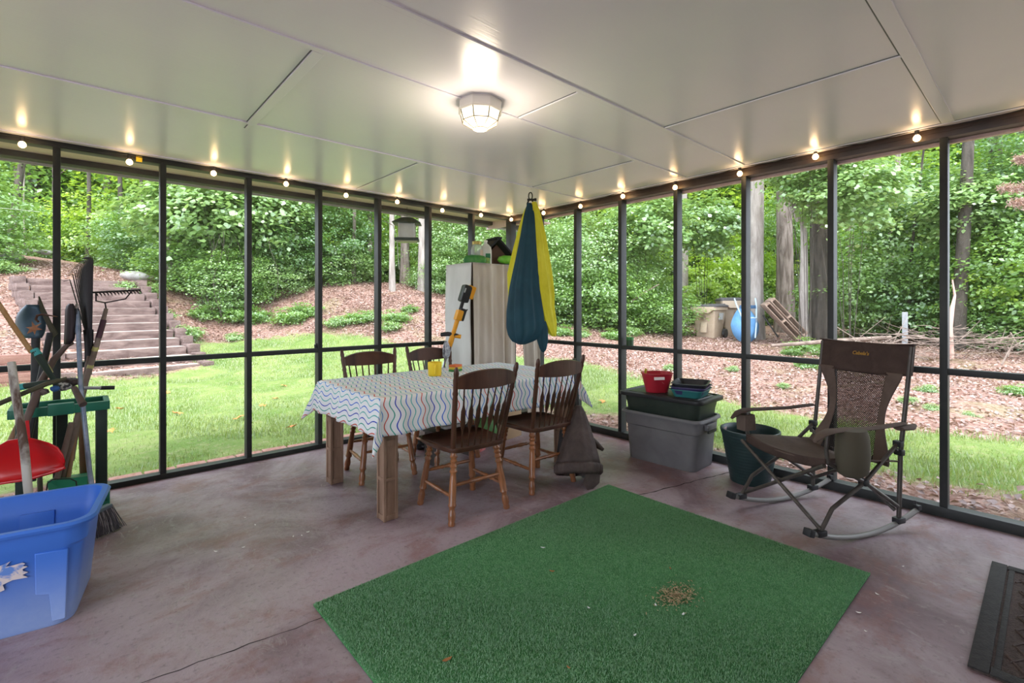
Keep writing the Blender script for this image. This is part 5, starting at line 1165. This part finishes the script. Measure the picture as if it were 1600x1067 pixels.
# fabric: seat sags, back panel with waisted taupe sides round dark mesh
def seatf(u, v):
    x = .315 - .60 * u; y = -.27 + .54 * v; sag = .07 * math.sin(PI * v) * (.4 + .6 * math.sin(PI * min(1, u * .9 + .1)))
    z = .475 - .10 * u - sag + .02 * math.cos(PI * v) ** 2 * u
    return (x, y, z)
MB().grid(seatf, 22, 22).build('seat', TANF, rc, smooth=80, solid=.008)
MB().grid(lambda u, v: (.315 + .006 * math.sin(v * 9), -.27 + .54 * v, .475 - .07 * math.sin(PI * v) * .45 - .05 * u), 4, 22).build('seat_hem', BRN, rc, smooth=80, solid=.006)
def bx(z): return -.285 + (z - .45) * (-.09 / .61)
def halfw(z):
    t = (z - .38) / .52; return .26 - .085 * math.sin(PI * max(0, min(1, t))) ** 1.3
def inner(z):
    t = (z - .38) / .52; return .165 - .03 * math.sin(PI * max(0, min(1, t)))
def back(u, v, a, b_):
    z = .37 + (.90 - .37) * v; bow = .035 * math.sin(PI * v) - .03 * (1 - v) ** 2; w = a(z) + (b_(z) - a(z)) * u
    return (bx(z) - .035 * math.cos(w / .3) + .05 - bow * .6 + .03 * (1 - v) ** 2, w, z)
MESHM = mesh_screen_mat('black_net_mesh', (.025, .022, .022), .80)
def netting():
    m = MESHM; N, L = nodes(m); tc = N.new('ShaderNodeTexCoord').outputs['Object']; sp = N.new('ShaderNodeSeparateXYZ'); L.new(tc, sp.inputs[0])
    row = mth(N, L, 'DIVIDE', sp.outputs[2], .0085); col = mth(N, L, 'ADD', mth(N, L, 'DIVIDE', sp.outputs[1], .010), mth(N, L, 'MULTIPLY', mth(N, L, 'FLOORED_MODULO', mth(N, L, 'FLOOR', row), 2), .5))
    fx = mth(N, L, 'SUBTRACT', mth(N, L, 'FRACT', col), .5); fz = mth(N, L, 'SUBTRACT', mth(N, L, 'FRACT', row), .5)
    d = mth(N, L, 'ADD', mth(N, L, 'POWER', fx, 2), mth(N, L, 'POWER', fz, 2)); solid = mth(N, L, 'GREATER_THAN', d, .048)
    mx = [n for n in N if n.type == 'MIX_SHADER'][0]; L.new(mth(N, L, 'MAXIMUM', solid, .12), mx.inputs[0])
netting()
MB().grid(lambda u, v: back(u, v, lambda z: -inner(z), inner), 18, 30).build('mesh_back', MESHM, rc, smooth=80)
MB().grid(lambda u, v: back(u, v, inner, halfw), 8, 30).build('side_panel', TANF, rc, smooth=80, solid=.006)
MB().grid(lambda u, v: back(u, v, lambda z: -inner(z), lambda z: -halfw(z)), 8, 30).build('side_panel', TANF, rc, smooth=80, solid=.006)
def hb(u, v):
    a = 2 * PI * u; z = .885 + .19 * v + .006 * math.cos(9 * v) * math.cos(2 * a); hw = .285
    y = hw * math.cos(a); y = math.copysign(min(abs(y), hw), y)
    dip = -.012 * math.cos(a * 1.0) ** 2 * 0 - .014 * math.sin(a) ** 2 * v * 1.0
    e = abs(math.sin(a)) ** .5
    return (bx(z) + (.020 * e * (1 if math.sin(a) > 0 else -1)) + .012 * math.cos(y / .28 * 1.5) - .01, hw * math.copysign(abs(math.cos(a)) ** .45, math.cos(a)), z + dip)
MB().grid(hb, 56, 12).build('headrest', BRN, rc, smooth=70, solid=.004)
MB().grid(lambda u, v: (bx(1.073) - .02 + .04 * u, -.285 + .57 * v, 1.074 - .014 * math.sin(PI * v)), 2, 20).build('headrest_top', BRN, rc, smooth=70, solid=.006)
text_mesh('logo', "Cabela's", .031, M('gold_thread', (.36, .19, .03), .6), rc, (bx(.99) + .036, .01, 1.0), (R(90), 0, R(90)), .28, .0012, .0006)
# arms
for sy in (-1, 1):
    Y = sy * .285
    MB().loft([[(x, Y + w * math.cos(a), z + .009 * math.sin(a)) for a in [2 * PI * k / 12 for k in range(12)]] for x, z, w in ((.42, .585, .012), (.37, .615, .03), (.30, .628, .038), (.15, .622, .034), (-.05, .615, .028), (-.20, .618, .026), (-.285, .62, .02))]).build('armrest', BRN if sy < 0 else TANF, rc, smooth=60)
MB().loft([rrect(.05, .035, .01, .50, cx=.30, cy=-.285), rrect(.045, .04, .01, .60, cx=.31, cy=-.285)], caps=(True, True)).build('arm_pocket', TANF, rc)
MB().loft([[(.17 + w * math.cos(a), .31 + w * .8 * math.sin(a), z) for a in [2 * PI * k / 20 for k in range(20)]] for z, w in ((.38, .055), (.40, .085), (.50, .095), (.60, .088), (.63, .075))]).build('cup_holder', M('olive_brown_fabric', (.085, .072, .05), .85), rc, smooth=60)
MB().loft([[(x, .30 + w * math.cos(a), z + .012 * math.sin(a)) for a in [2 * PI * k / 12 for k in range(12)]] for x, z, w in ((-.22, .60, .03), (-.29, .60, .045), (-.36, .605, .012))]).build('arm_strap', TANF, rc, smooth=60)

# ------------------------------------------------------------------ blue tub
BLU = M('sky_blue_plastic', (.035, .13, .52), .42, col2=(.07, .18, .55), nscale=3)
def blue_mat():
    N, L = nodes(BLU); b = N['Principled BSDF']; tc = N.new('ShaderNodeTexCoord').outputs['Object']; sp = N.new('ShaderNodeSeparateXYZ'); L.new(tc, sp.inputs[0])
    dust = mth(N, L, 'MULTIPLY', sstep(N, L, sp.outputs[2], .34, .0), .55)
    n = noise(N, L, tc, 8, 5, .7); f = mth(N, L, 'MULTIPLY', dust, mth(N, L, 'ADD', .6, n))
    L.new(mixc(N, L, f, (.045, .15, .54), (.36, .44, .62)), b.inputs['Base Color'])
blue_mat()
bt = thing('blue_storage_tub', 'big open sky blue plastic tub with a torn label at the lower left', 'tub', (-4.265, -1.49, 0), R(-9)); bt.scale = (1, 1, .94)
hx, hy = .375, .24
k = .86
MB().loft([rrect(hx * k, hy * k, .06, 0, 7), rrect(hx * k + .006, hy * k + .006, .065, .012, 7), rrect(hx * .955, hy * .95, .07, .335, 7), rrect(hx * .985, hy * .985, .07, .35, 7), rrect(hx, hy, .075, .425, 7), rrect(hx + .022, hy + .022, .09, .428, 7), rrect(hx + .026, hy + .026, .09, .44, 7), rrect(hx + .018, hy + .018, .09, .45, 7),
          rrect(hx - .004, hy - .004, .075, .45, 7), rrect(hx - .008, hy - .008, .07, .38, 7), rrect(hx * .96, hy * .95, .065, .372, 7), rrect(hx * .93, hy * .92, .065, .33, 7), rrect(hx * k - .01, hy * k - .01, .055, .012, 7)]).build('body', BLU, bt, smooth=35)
# raised panels on the near side and inside the far side
for sx in (-1, 1):
    MB().poly([(sx * .262, -.2085, .02), (sx * .305, -.2085, .02), (sx * .315, -.228, .33), (sx * .215, -.228, .335), (sx * .215, -.217, .155), (sx * .255, -.217, .145)], .010, (0, 1, 0)).build('wall_rib', BLU, bt, bevel=.004)
    MB().box((sx * .13, .214, .23), (.12, .012, .26), (R(-3), 0, 0), bev=.005).build('inner_rib', BLU, bt)
b = MB(); g = random.Random(3); out = []
for i in range(44):
    a = 2 * PI * i / 44; r = 1 + .22 * g.uniform(-1, 1); out.append((.07 + .125 * r * math.cos(a), -.2275 + (0.0), .262 + .055 * r * math.sin(a) + .02 * math.cos(a)))
b.poly([(x, y - .0012 - (z - .18) * .036, z) for x, y, z in out], .0016, (0, 1, 0)); b.build('torn_label', M('torn_paper_label', (.55, .47, .46), .8, col2=(.10, .20, .50), nscale=26, lo=.5, hi=.6), bt, smooth=0)

# ------------------------------------------------------------------ tool rack and garden tools
RG = M('green_rack_plastic', (.015, .13, .085), .45, col2=(.022, .16, .10), nscale=5); RGD = M('dark_green_post', (.02, .035, .03), .5, col2=(.03, .05, .04), nscale=6)
tk = thing('tool_rack', 'green plastic garden tool rack by the left screens', 'tool rack', (-4.04, -.28, 0))
MB().box((0, -.12, .665), (.44, .035, .055), bev=.006).box((0, .12, .665), (.44, .035, .055), bev=.006).box((-.215, 0, .665), (.03, .26, .055), bev=.006).box((.215, 0, .665), (.03, .26, .055), bev=.006).box((0, -.12, .67), (.12, .05, .07), bev=.006).build('top_tray', RG, tk)
MB().box((0, 0, .648), (.40, .22, .012)).build('slot_plate', RG, tk)
for x in (-.17, 0, .19):
    MB().box((x, -.10 if x else .10, .34), (.055, .05, .62), bev=.006).build('post', RGD, tk)
for x in (-.17, .19): MB().box((x, .10, .34), (.055, .05, .62), bev=.006).build('post', RGD, tk)
MB().box((0, 0, .05), (.46, .28, .05), bev=.01).box((0, -.125, .10), (.46, .03, .10), bev=.008).build('base_tray', RG, tk)
HW = M('worn_ash_handle', (.22, .12, .06), .6, col2=(.33, .20, .11), nscale=10, stretch=(1, 1, .3)); HG = M('dull_wood_handle', (.15, .11, .085), .7, col2=(.22, .17, .14), nscale=10); OLD = M('old_olive_handle', (.06, .055, .03), .6)
RUST = M('rusty_steel', (.14, .06, .03), .7, metal=.4, col2=(.07, .035, .03), nscale=12); BLST = M('blue_grey_steel', (.05, .09, .13), .45, metal=.5, col2=(.08, .13, .17), nscale=8); DKST = M('dark_steel', (.03, .022, .025), .55, metal=.4)
CYAN = M('teal_end_cap', (.05, .32, .32), .5)
def tool(name, label, cat, foot):
    f = P(*foot); return thing(name, label, cat, f), f
def rel(f, px, py, D): return P(px, py, D) - f
# leaf rake
t, f = tool('leaf_rake', 'black plastic leaf rake with its fan of tines standing upward', 'rake', (112, 720, 3.0))
MB().tube([rel(f, 112, 720, 3.0), rel(f, 128, 620, 3.05), rel(f, 139, 556, 3.08)], .013, 10).build('handle', HG, t)
MB().tube([rel(f, 138, 585, 3.08), rel(f, 139, 540, 3.08), rel(f, 138, 515, 3.08)], [.018, .022, .026], 8, flat=.5).build('socket', BLACKP, t)
b = MB(); n = 17
for i in range(n):
    u = i / (n - 1); tx = 109 + 36 * u ** .75; ty = 437 - 38 * u ** .55 if u < .75 else 401 + (u - .75) * 6; dd = 3.22 - .30 * u
    e = rel(f, tx, ty, dd); s = rel(f, 134 + 9 * u, 520, 3.12 - .07 * u); s0 = rel(f, 138, 548, 3.08)
    hook = e + Vector((0, 0, -.012)) - RT * .028 - FW * .015
    b.tube([s0, s, s.lerp(e, .55) , s.lerp(e, .92), e, hook], [.003, .0038, .0038, .0036, .0034, .002], 5, flat=.7)
b.build('tines', BLACKP, t)
MB().tube([rel(f, 129, 486, 3.15), rel(f, 139, 474, 3.07)], .005, 6).build('tine_brace', BLACKP, t)
# bow rake
t, f = tool('bow_rake', 'steel bow rake with a comb head raised over the stairs', 'rake', (98, 752, 2.95))
MB().tube([rel(f, 98, 752, 2.95), rel(f, 133, 600, 3.05), rel(f, 152, 535, 3.1), rel(f, 166, 482, 3.14)], [.016, .016, .0155, .011], 10).build('handle', HG, t)
MB().tube([rel(f, 154, 528, 3.1), rel(f, 162, 500, 3.13)], .0165, 10).build('maroon_sleeve', M('maroon_paint', (.06, .02, .03), .5), t)
for q in ((149, 545, 3.09), (141, 573, 3.07)): MB().tube([rel(f, q[0] - 1, q[1] + 3, q[2]), rel(f, q[0] + 1, q[1] - 3, q[2])], .0168, 10).build('yellow_band', M('faded_yellow_band', (.45, .42, .16), .6), t)
l = rel(f, 146, 457, 3.02); r = rel(f, 219, 453, 3.32)
for e, m in ((l.lerp(r, .05), (150, 470, 3.05)), (l.lerp(r, .82), (196, 467, 3.22))): MB().tube([rel(f, 166, 484, 3.14), rel(f, 164, 473, 3.14), rel(f, *m), e], .0045, 7).build('bow_arm', DKST, t)
MB().tube([l, r], .0065, 7).build('comb_bar', DKST, t)
b = MB()
for i in range(14):
    e = l.lerp(r, .03 + .94 * i / 13); b.tube([e, e + Vector((0, 0, -.012)) + RT * .014, e + Vector((0, 0, -.026)) + RT * .02], [.0045, .004, .0015], 5)
b.build('tines', DKST, t)
# shovel, blade up, with a dead leaf
t, f = tool('round_shovel', 'blue grey round point shovel standing blade up', 'shovel', (50, 752, 2.9))
MB().tube([rel(f, 50, 752, 2.9), rel(f, 54, 640, 2.95), rel(f, 56, 524, 3.0)], [.019, .019, .021], 12).build('handle', M('black_foam_tube', (.04, .045, .05), .7, col2=(.06, .06, .06)), t)
rg = []
for i in range(9):
    u = i / 8; py = 528 - 52 * u; w = .096 * math.sin(PI * (.10 + .86 * u)) ** .5
    c = rel(f, 52 - 4 * math.sin(u * 3), py, 3.0 + .02 * math.sin(PI * u)); rg.append([c + RT * (w * v) + FW * (-.028 * (1 - v * v)) for v in (-1, -.7, -.35, 0, .35, .7, 1)])
MB().loft(rg, closed=False).build('blade', BLST, t, smooth=70, solid=.004)
lf = MB().poly([(.045 * (1 if k % 2 == 0 else .4) * math.cos(k * PI / 6), .045 * (1 if k % 2 == 0 else .4) * math.sin(k * PI / 6), .006 * math.sin(k * 2)) for k in range(12)], .002).build('dead_oak_leaf', M('crisp_brown_leaf', (.38, .18, .10), .8)); lf.location = P(53, 513, 2.94); lf.rotation_euler = (R(70), R(10), R(-30)); tag(lf, 'crisp brown dead leaf caught on the shovel blade', 'leaf')
# mattock / edger blade
t, f = tool('garden_mattock', 'narrow pointed steel mattock with a curved rusty claw and a glossy black shaft', 'mattock', (30, 752, 2.8))
MB().tube([rel(f, 30, 752, 2.8), rel(f, 68, 570, 2.95), rel(f, 79, 520, 3.0)], [.017, .017, .018], 12).build('handle', BLACKP, t)
MB().poly([rel(f, 61, 463, 3.0), rel(f, 68, 480, 3.0), rel(f, 81, 506, 3.0), rel(f, 90, 521, 3.0), rel(f, 83, 527, 3.0), rel(f, 72, 503, 3.0), rel(f, 63, 484, 3.0)], .010, FW).build('blade', M('olive_steel', (.06, .055, .035), .5, metal=.3), t)
MB().tube([rel(f, 60, 503, 2.96), rel(f, 56, 499, 2.96), rel(f, 58, 493, 2.96), rel(f, 66, 491, 2.96), rel(f, 78, 493, 2.96), rel(f, 90, 495, 2.96)], [.006, .007, .007, .006, .005, .002], 8).build('claw', RUST, t)
# trenching spade
t, f = tool('trenching_spade', 'long narrow dark trenching spade blade with a brown curved neck', 'spade', (2, 752, 2.7))
MB().tube([rel(f, 2, 752, 2.7), rel(f, 44, 650, 2.8), rel(f, 64, 598, 2.88), rel(f, 84, 562, 2.95), rel(f, 104, 540, 3.0), rel(f, 114, 536, 3.0)], [.018, .018, .02, .018, .014, .008], 10).build('handle', M('brown_worn_shaft', (.09, .055, .045), .6, col2=(.13, .09, .075)), t)
rg = []
for py, a_, b_ in ((538, 100, 112), (528, 100.5, 117), (505, 101.5, 118.5), (485, 102, 117.5), (478, 104, 116.5), (474.5, 108, 114)): rg.append([rel(f, a_ + (b_ - a_) * v, py, 3.0 - .015 * math.sin(PI * v)) for v in (0, .25, .5, .75, 1)])
MB().loft(rg, closed=False).build('blade', DKST, t, smooth=70, solid=.004)
# wooden pole handle from the upper left, lopper handles with teal ends
t, f = tool('hedge_lopper', 'long handled lopper with teal end caps and a worn wooden arm', 'lopper', (92, 607, 2.92))
MB().tube([rel(f, -12, 460, 2.75), rel(f, 20, 508, 2.8), rel(f, 50, 551, 2.85)], .0125, 10).build('wooden_arm', M('golden_ash', (.33, .17, .06), .5, col2=(.42, .25, .11), nscale=14), t)
MB().tube([rel(f, 55, 549, 2.84), rel(f, 66, 565, 2.85), rel(f, 92, 607, 2.92)], [.019, .018, .009], 12).build('handle', M('dark_green_grip', (.02, .035, .025), .6), t)
MB().tube([rel(f, 53, 546, 2.84), rel(f, 60, 555, 2.845)], .020, 14).build('end_cap', CYAN, t)
MB().tube([rel(f, 71, 571, 2.88), rel(f, 79, 583, 2.9)], [.0155, .014], 10).build('yellow_band', M('faded_yellow_band', (.45, .42, .16), .6), t)
MB().tube([rel(f, 34, 604, 2.82), rel(f, 60, 600, 2.84), rel(f, 92, 594, 2.9)], [.018, .017, .012], 12).build('handle', M('dark_green_grip', (.02, .035, .025), .6), t)
MB().tube([rel(f, 30, 605, 2.81), rel(f, 41, 603, 2.83)], .0195, 14).build('end_cap', CYAN, t)
# broom
t, f = tool('straw_broom', 'broom with a blue grey metal stick and splayed dark bristles beside the blue tub', 'broom', (150, 836, 2.62)); fz = f.z
MB().tube([rel(f, 121, 486, 3.02), rel(f, 126, 600, 2.95), rel(f, 140, 735, 2.82), rel(f, 148, 786, 2.76)], .0125, 12).build('handle', M('blue_grey_pole', (.13, .17, .24), .35, metal=.4, col2=(.24, .28, .36), nscale=20), t)
MB().tube([rel(f, 119.5, 482, 3.02), rel(f, 120, 487, 3.02), rel(f, 122, 518, 3.01), rel(f, 122.4, 522, 3.01)], [.012, .017, .017, .014], 12).build('grip', M('foam_grip', (.06, .065, .08), .8), t)
MB().tube([rel(f, 118, 482, 3.02), rel(f, 119, 475, 3.02), rel(f, 122, 476, 3.02), rel(f, 121, 483, 3.02)], .004, 6).build('hang_loop', M('pale_tin', (.35, .32, .28), .6), t)
hl, hr = rel(f, 136, 806, 2.72), rel(f, 172, 789, 2.86)
MB().beam(hl, hr, .035, .022, bev=.006).build('head', M('blue_grey_plastic', (.12, .16, .2), .5), t)
b = MB(); g = random.Random(5); bl_, br_ = rel(f, 140, 845, 2.66), rel(f, 190, 816, 2.82)
bl_.z = -fz + .004; br_.z = -fz + .004
for i in range(420):
    u = g.random(); w = g.uniform(-.014, .014); s = hl.lerp(hr, u) + FW * w; e = bl_.lerp(br_, u + g.uniform(-.03, .03)) + FW * (w * 2.2) + Vector((0, 0, g.uniform(0, .012))); m = s.lerp(e, .5) + RT * g.uniform(-.008, .008)
    b.tube([s, m, e], .0013, 3, caps=False, mi=0 if g.random() < .75 else 1)
bb = b.build('bristles', [M('dark_bristle', (.05, .045, .06), .7), M('pale_bristle', (.30, .27, .30), .7)], t, smooth=0)
# birch pole
BIRCH = M('peeling_birch_bark', (.50, .47, .42), .8, col2=(.10, .06, .045), nscale=8, stretch=(1, 1, .5), bump=.8, bscale=30, lo=.45, hi=.6)
tag(MB().tube([P(18, 566, 2.62), P(22, 600, 2.60), P(30, 650, 2.58), P(38, 700, 2.54), P(44, 765, 2.50), P(48, 800, 2.48), P(56, 900, 2.40)], [.017, .0185, .018, .019, .018, .019, .02], 12).build('birch_pole', BIRCH), 'peeling pale bark stick standing in front of the red dustpan', 'stick')
tag(MB().tube([P(-14, 636, 2.55), P(40, 613, 2.65), P(72, 600, 2.72), P(104, 591, 2.8)], [.013, .013, .014, .009], 10).build('black_rod', OLD), 'dark olive rod lying across the rack from the left edge', 'rod')
tag(MB().tube([P(131, 606, 2.95), P(158, 606, 3.0)], .010, 10).tube([P(156, 606, 3.0), P(179, 605.5, 3.05)], .0125, 12, mi=1).build('hand_tool_handle', [STEEL, BLACKP]), 'grey metal hand tool with a black grip lying over the right of the rack', 'hand tool')
tag(MB().tube([P(116, 606, 2.80), P(124, 622, 2.76), P(130, 632, 2.74)], [.015, .017, .019], 12).build('club_handle', M('brown_rubber_grip', (.06, .045, .04), .7, col2=(.10, .06, .045), nscale=30)), 'short brown grip with a worn orange ring poking over the rack front', 'grip')
for i, (a_, b_, d_, r_, m_, lab) in enumerate((((112, 660, 2.95), (88, 752, 2.9), 0, .015, HG, 'thin worn wooden handle slanting behind the rack centre'), ((120, 662, 3.02), (106, 752, 2.95), 0, .011, HW, 'slim tan wooden handle slanting beside the rack centre post'),
        ((128, 650, 3.1), (131, 745, 3.1), 0, .02, HW, 'broad brown wooden handle at the right inside the rack'), ((44, 632, 3.05), (4, 716, 2.95), 0, .017, HW, 'brown handle slanting down left behind the dustpan'), ((60, 690, 3.05), (63, 770, 3.0), 0, .013, HG, 'short wooden shaft under the left rack post'))):
    tag(MB().tube([P(*a_), P(*b_)], r_, 10).build('wooden_pole', m_), lab, 'pole')
# red dustpan: shield shaped pan hanging face out
dp = thing('dustpan', 'bright red plastic dustpan hanging on the front of the tool rack', 'dustpan', P(45, 705, 2.64))
RED = M('glossy_red_plastic', (.50, .006, .01), .28)
f = P(45, 705, 2.64)
rg = []
for px, yt, yb in ((-14, 706, 757), (0, 695, 754), (12, 688, 753), (26, 686, 751), (45, 684, 749), (58, 687, 744), (76, 692, 740), (90, 699, 737), (98, 711, 733), (101, 722, 730)):
    r = []
    for v in (0, .12, .3, .6, .85, 1):
        py = yt + (yb - yt) * v; depth = 2.64 + .035 * math.sin(PI * min(1, v * 1.1)) + (-.03 if v > .95 else 0); r.append(P(px, py, depth) - f)
    rg.append(r)
MB().loft(rg, closed=False).build('pan', RED, dp, smooth=50, solid=.006)
b = MB(); b.tube([p_ for p_ in (P(101, 731, 2.60) - f, P(80, 739, 2.60) - f, P(45, 749, 2.60) - f, P(-14, 758, 2.60) - f)], .006, 8); b.build('front_lip', RED, dp)
MB().beam(P(29, 658, 2.66) - f, P(32, 690, 2.65) - f, .015, .012).beam(P(42, 657, 2.66) - f, P(44, 690, 2.65) - f, .015, .012).beam(P(28, 660, 2.66) - f, P(43, 660, 2.66) - f, .012, .012).build('handle', RED, dp)
# gloves and cloth on the rack
def rag(name, px, py, D, s, seed, mat, label, cat):
    rnd = random.Random(seed); bm = bmesh.new(); bmesh.ops.create_icosphere(bm, subdivisions=4, radius=1)
    ph = [Vector((rnd.uniform(-1, 1), rnd.uniform(-1, 1), rnd.uniform(-1, 1))) * 5 for _ in range(6)]
    for v in bm.verts:
        d = 1 + .30 * sum(abs(math.sin(v.co.dot(q) + i)) for i, q in enumerate(ph)) / 3; v.co = Vector((v.co.x * s[0], v.co.y * s[1], v.co.z * s[2])) * d
    me = bpy.data.meshes.new(name); bm.to_mesh(me); bm.free(); me.materials.append(mat); me.polygons.foreach_set('use_smooth', [True] * len(me.polygons)); o = link(name, me); o.location = P(px, py, D); return tag(o, label, cat)
rag('work_glove', 100, 604, 2.96, (.026, .022, .018), 1, M('grey_white_glove', (.50, .48, .46), .8, col2=(.05, .05, .055), nscale=30, lo=.48, hi=.55), 'crumpled grey and white work glove on the rack', 'glove')
rag('dark_glove', 110, 597, 3.0, (.035, .025, .02), 2, M('dark_leather', (.05, .035, .03), .7), 'dark crumpled glove behind the grey one', 'glove')
rag('blue_glove', 86, 607, 2.9, (.016, .016, .013), 3, M('blue_knit', (.04, .12, .32), .8), 'small blue glove cuff on the rack', 'glove')
rag('grey_rag', 66, 612, 2.88, (.022, .02, .015), 4, M('taupe_rag', (.16, .13, .11), .8), 'small taupe rag on the rack left half', 'rag')
wc = thing('wire_handled_caddy', 'green caddy with a black wire handle in the bottom of the rack', 'caddy', P(112, 770, 2.92)); f = P(112, 770, 2.92)
MB().loft([[P(x, y, D) - f for x, y, D in q] for q in (((74, 752, 2.80), (136, 744, 2.95), (140, 738, 3.1), (86, 746, 3.0)), ((78, 785, 2.80), (134, 780, 2.95), (138, 774, 3.1), (88, 780, 3.0)))]).build('body', M('green_caddy', (.02, .22, .11), .45), wc, solid=.004)
MB().tube([P(72, 772, 2.78) - f, P(74, 755, 2.78) - f, P(82, 749, 2.78) - f, P(110, 748, 2.82) - f, P(119, 752, 2.83) - f, P(121, 770, 2.83) - f], .0035, 7).build('wire_handle', BLACKM, wc)

# ------------------------------------------------------------------ lights
cl = thing('ceiling_light', 'white octagonal flush ceiling light with a lit faceted glass shade', 'lamp', (-2.33, -2.37, CZ), R(10))
def octa(r, z): return [(r * math.cos(PI / 4 * k + PI / 8), r * math.sin(PI / 4 * k + PI / 8), z) for k in range(8)]
MB().loft([octa(.118, 0), octa(.122, -.012), octa(.118, -.045), octa(.126, -.05), octa(.120, -.058)]).build('base', WHITE, cl, smooth=0)
LG = M('lit_frosted_glass', (.9, .85, .75), .3, emit=(1.0, .86, .62), estr=1.15)
MB().loft([octa(.112, -.058), octa(.098, -.108), octa(.040, -.143), octa(.036, -.148)]).build('glass_shade', LG, cl, smooth=0)
b = MB()
for k in range(8):
    q = [octa(.114, -.058)[k], octa(.100, -.109)[k], octa(.041, -.145)[k]]; b.tube(q, .0028, 5)
for r, z in ((.100, -.109), (.041, -.145)):
    o8 = octa(r, z); b.tube(o8 + [o8[0]], .0026, 5)
b.build('cage', M('pale_brass_cage', (.20, .17, .12), .4), cl)
ld = bpy.data.lights.new('ceiling_bulb', 'POINT'); ld.energy = 8; ld.color = (1, .83, .62); ld.shadow_soft_size = .09
lo_ = bpy.data.objects.new('ceiling_bulb', ld); COL.objects.link(lo_); lo_.location = (-2.33, -2.37, CZ - .22)
ld.use_shadow = True
EMB = M('warm_bulb_glass', (1, .8, .5), .1, emit=(1.0, .60, .24), estr=12.0)
def lights_string(label, pts, out):
    """pts: bulb centres along one wall"""
    t = thing('string_lights', label, 'string lights', pts[0]); o = Vector(pts[0]); w = []
    for i, p in enumerate(pts):
        p = Vector(p); w.append(p - o + Vector((0, 0, .05)))
        if i + 1 < len(pts):
            q = Vector(pts[i + 1]); w += [(p.lerp(q, .25) - o) + Vector((0, 0, .038)), (p.lerp(q, .5) - o) + Vector((0, 0, .030)), (p.lerp(q, .75) - o) + Vector((0, 0, .038))]
    MB().tube(w, .003, 6).build('cord', BLACKP, t)
    for p in pts:
        p = Vector(p) - o
        so = MB().lathe(p + Vector((0, 0, .018)), [(0, .009), (.005, .012), (.026, .012), (.034, .006)], 12).build('socket', BLACKP, t)
        MB().lathe(p + Vector((0, 0, -.022)), [(0, .003), (.004, .012), (.012, .0185), (.022, .020), (.032, .0165), (.040, .010)], 16).build('bulb', EMB, so)
    return t
A_ = [(x, -.045, z) for x, z in ((-4.76, 2.335), (-4.23, 2.335), (-3.69, 2.33), (-3.17, 2.345), (-2.63, 2.352), (-2.10, 2.335), (-1.57, 2.35), (-1.03, 2.335), (-.50, 2.35))]
B_ = [(-.045, y, z) for y, z in ((-.06, 2.352), (-.61, 2.352), (-1.15, 2.345), (-1.68, 2.36), (-2.23, 2.345), (-2.79, 2.352), (-3.32, 2.365), (-3.88, 2.352), (-4.42, 2.35), (-4.96, 2.35))]
lights_string('warm globe string lights along the top of the left screens', A_, 0)
lights_string('warm globe string lights along the top of the right screens', B_, 1)
for i, p in enumerate(A_ + B_):
    l = bpy.data.lights.new('string_bulb', 'POINT'); l.energy = .22; l.color = (1, .66, .36); l.shadow_soft_size = .02
    o = bpy.data.objects.new('string_bulb', l); COL.objects.link(o); o.location = (p[0] - (.05 if i >= len(A_) else 0), p[1] - (.05 if i < len(A_) else 0), p[2] - .01)
yt = MB().box((0, 0, 0), (.035, .006, .04), bev=.001).build('yellow_tag', YEL, None); yt.location = aty_ = Vector((-3.632, -.004, 2.372)); tag(yt, 'small yellow tag stuck on the left top plate beside a bulb', 'tag')
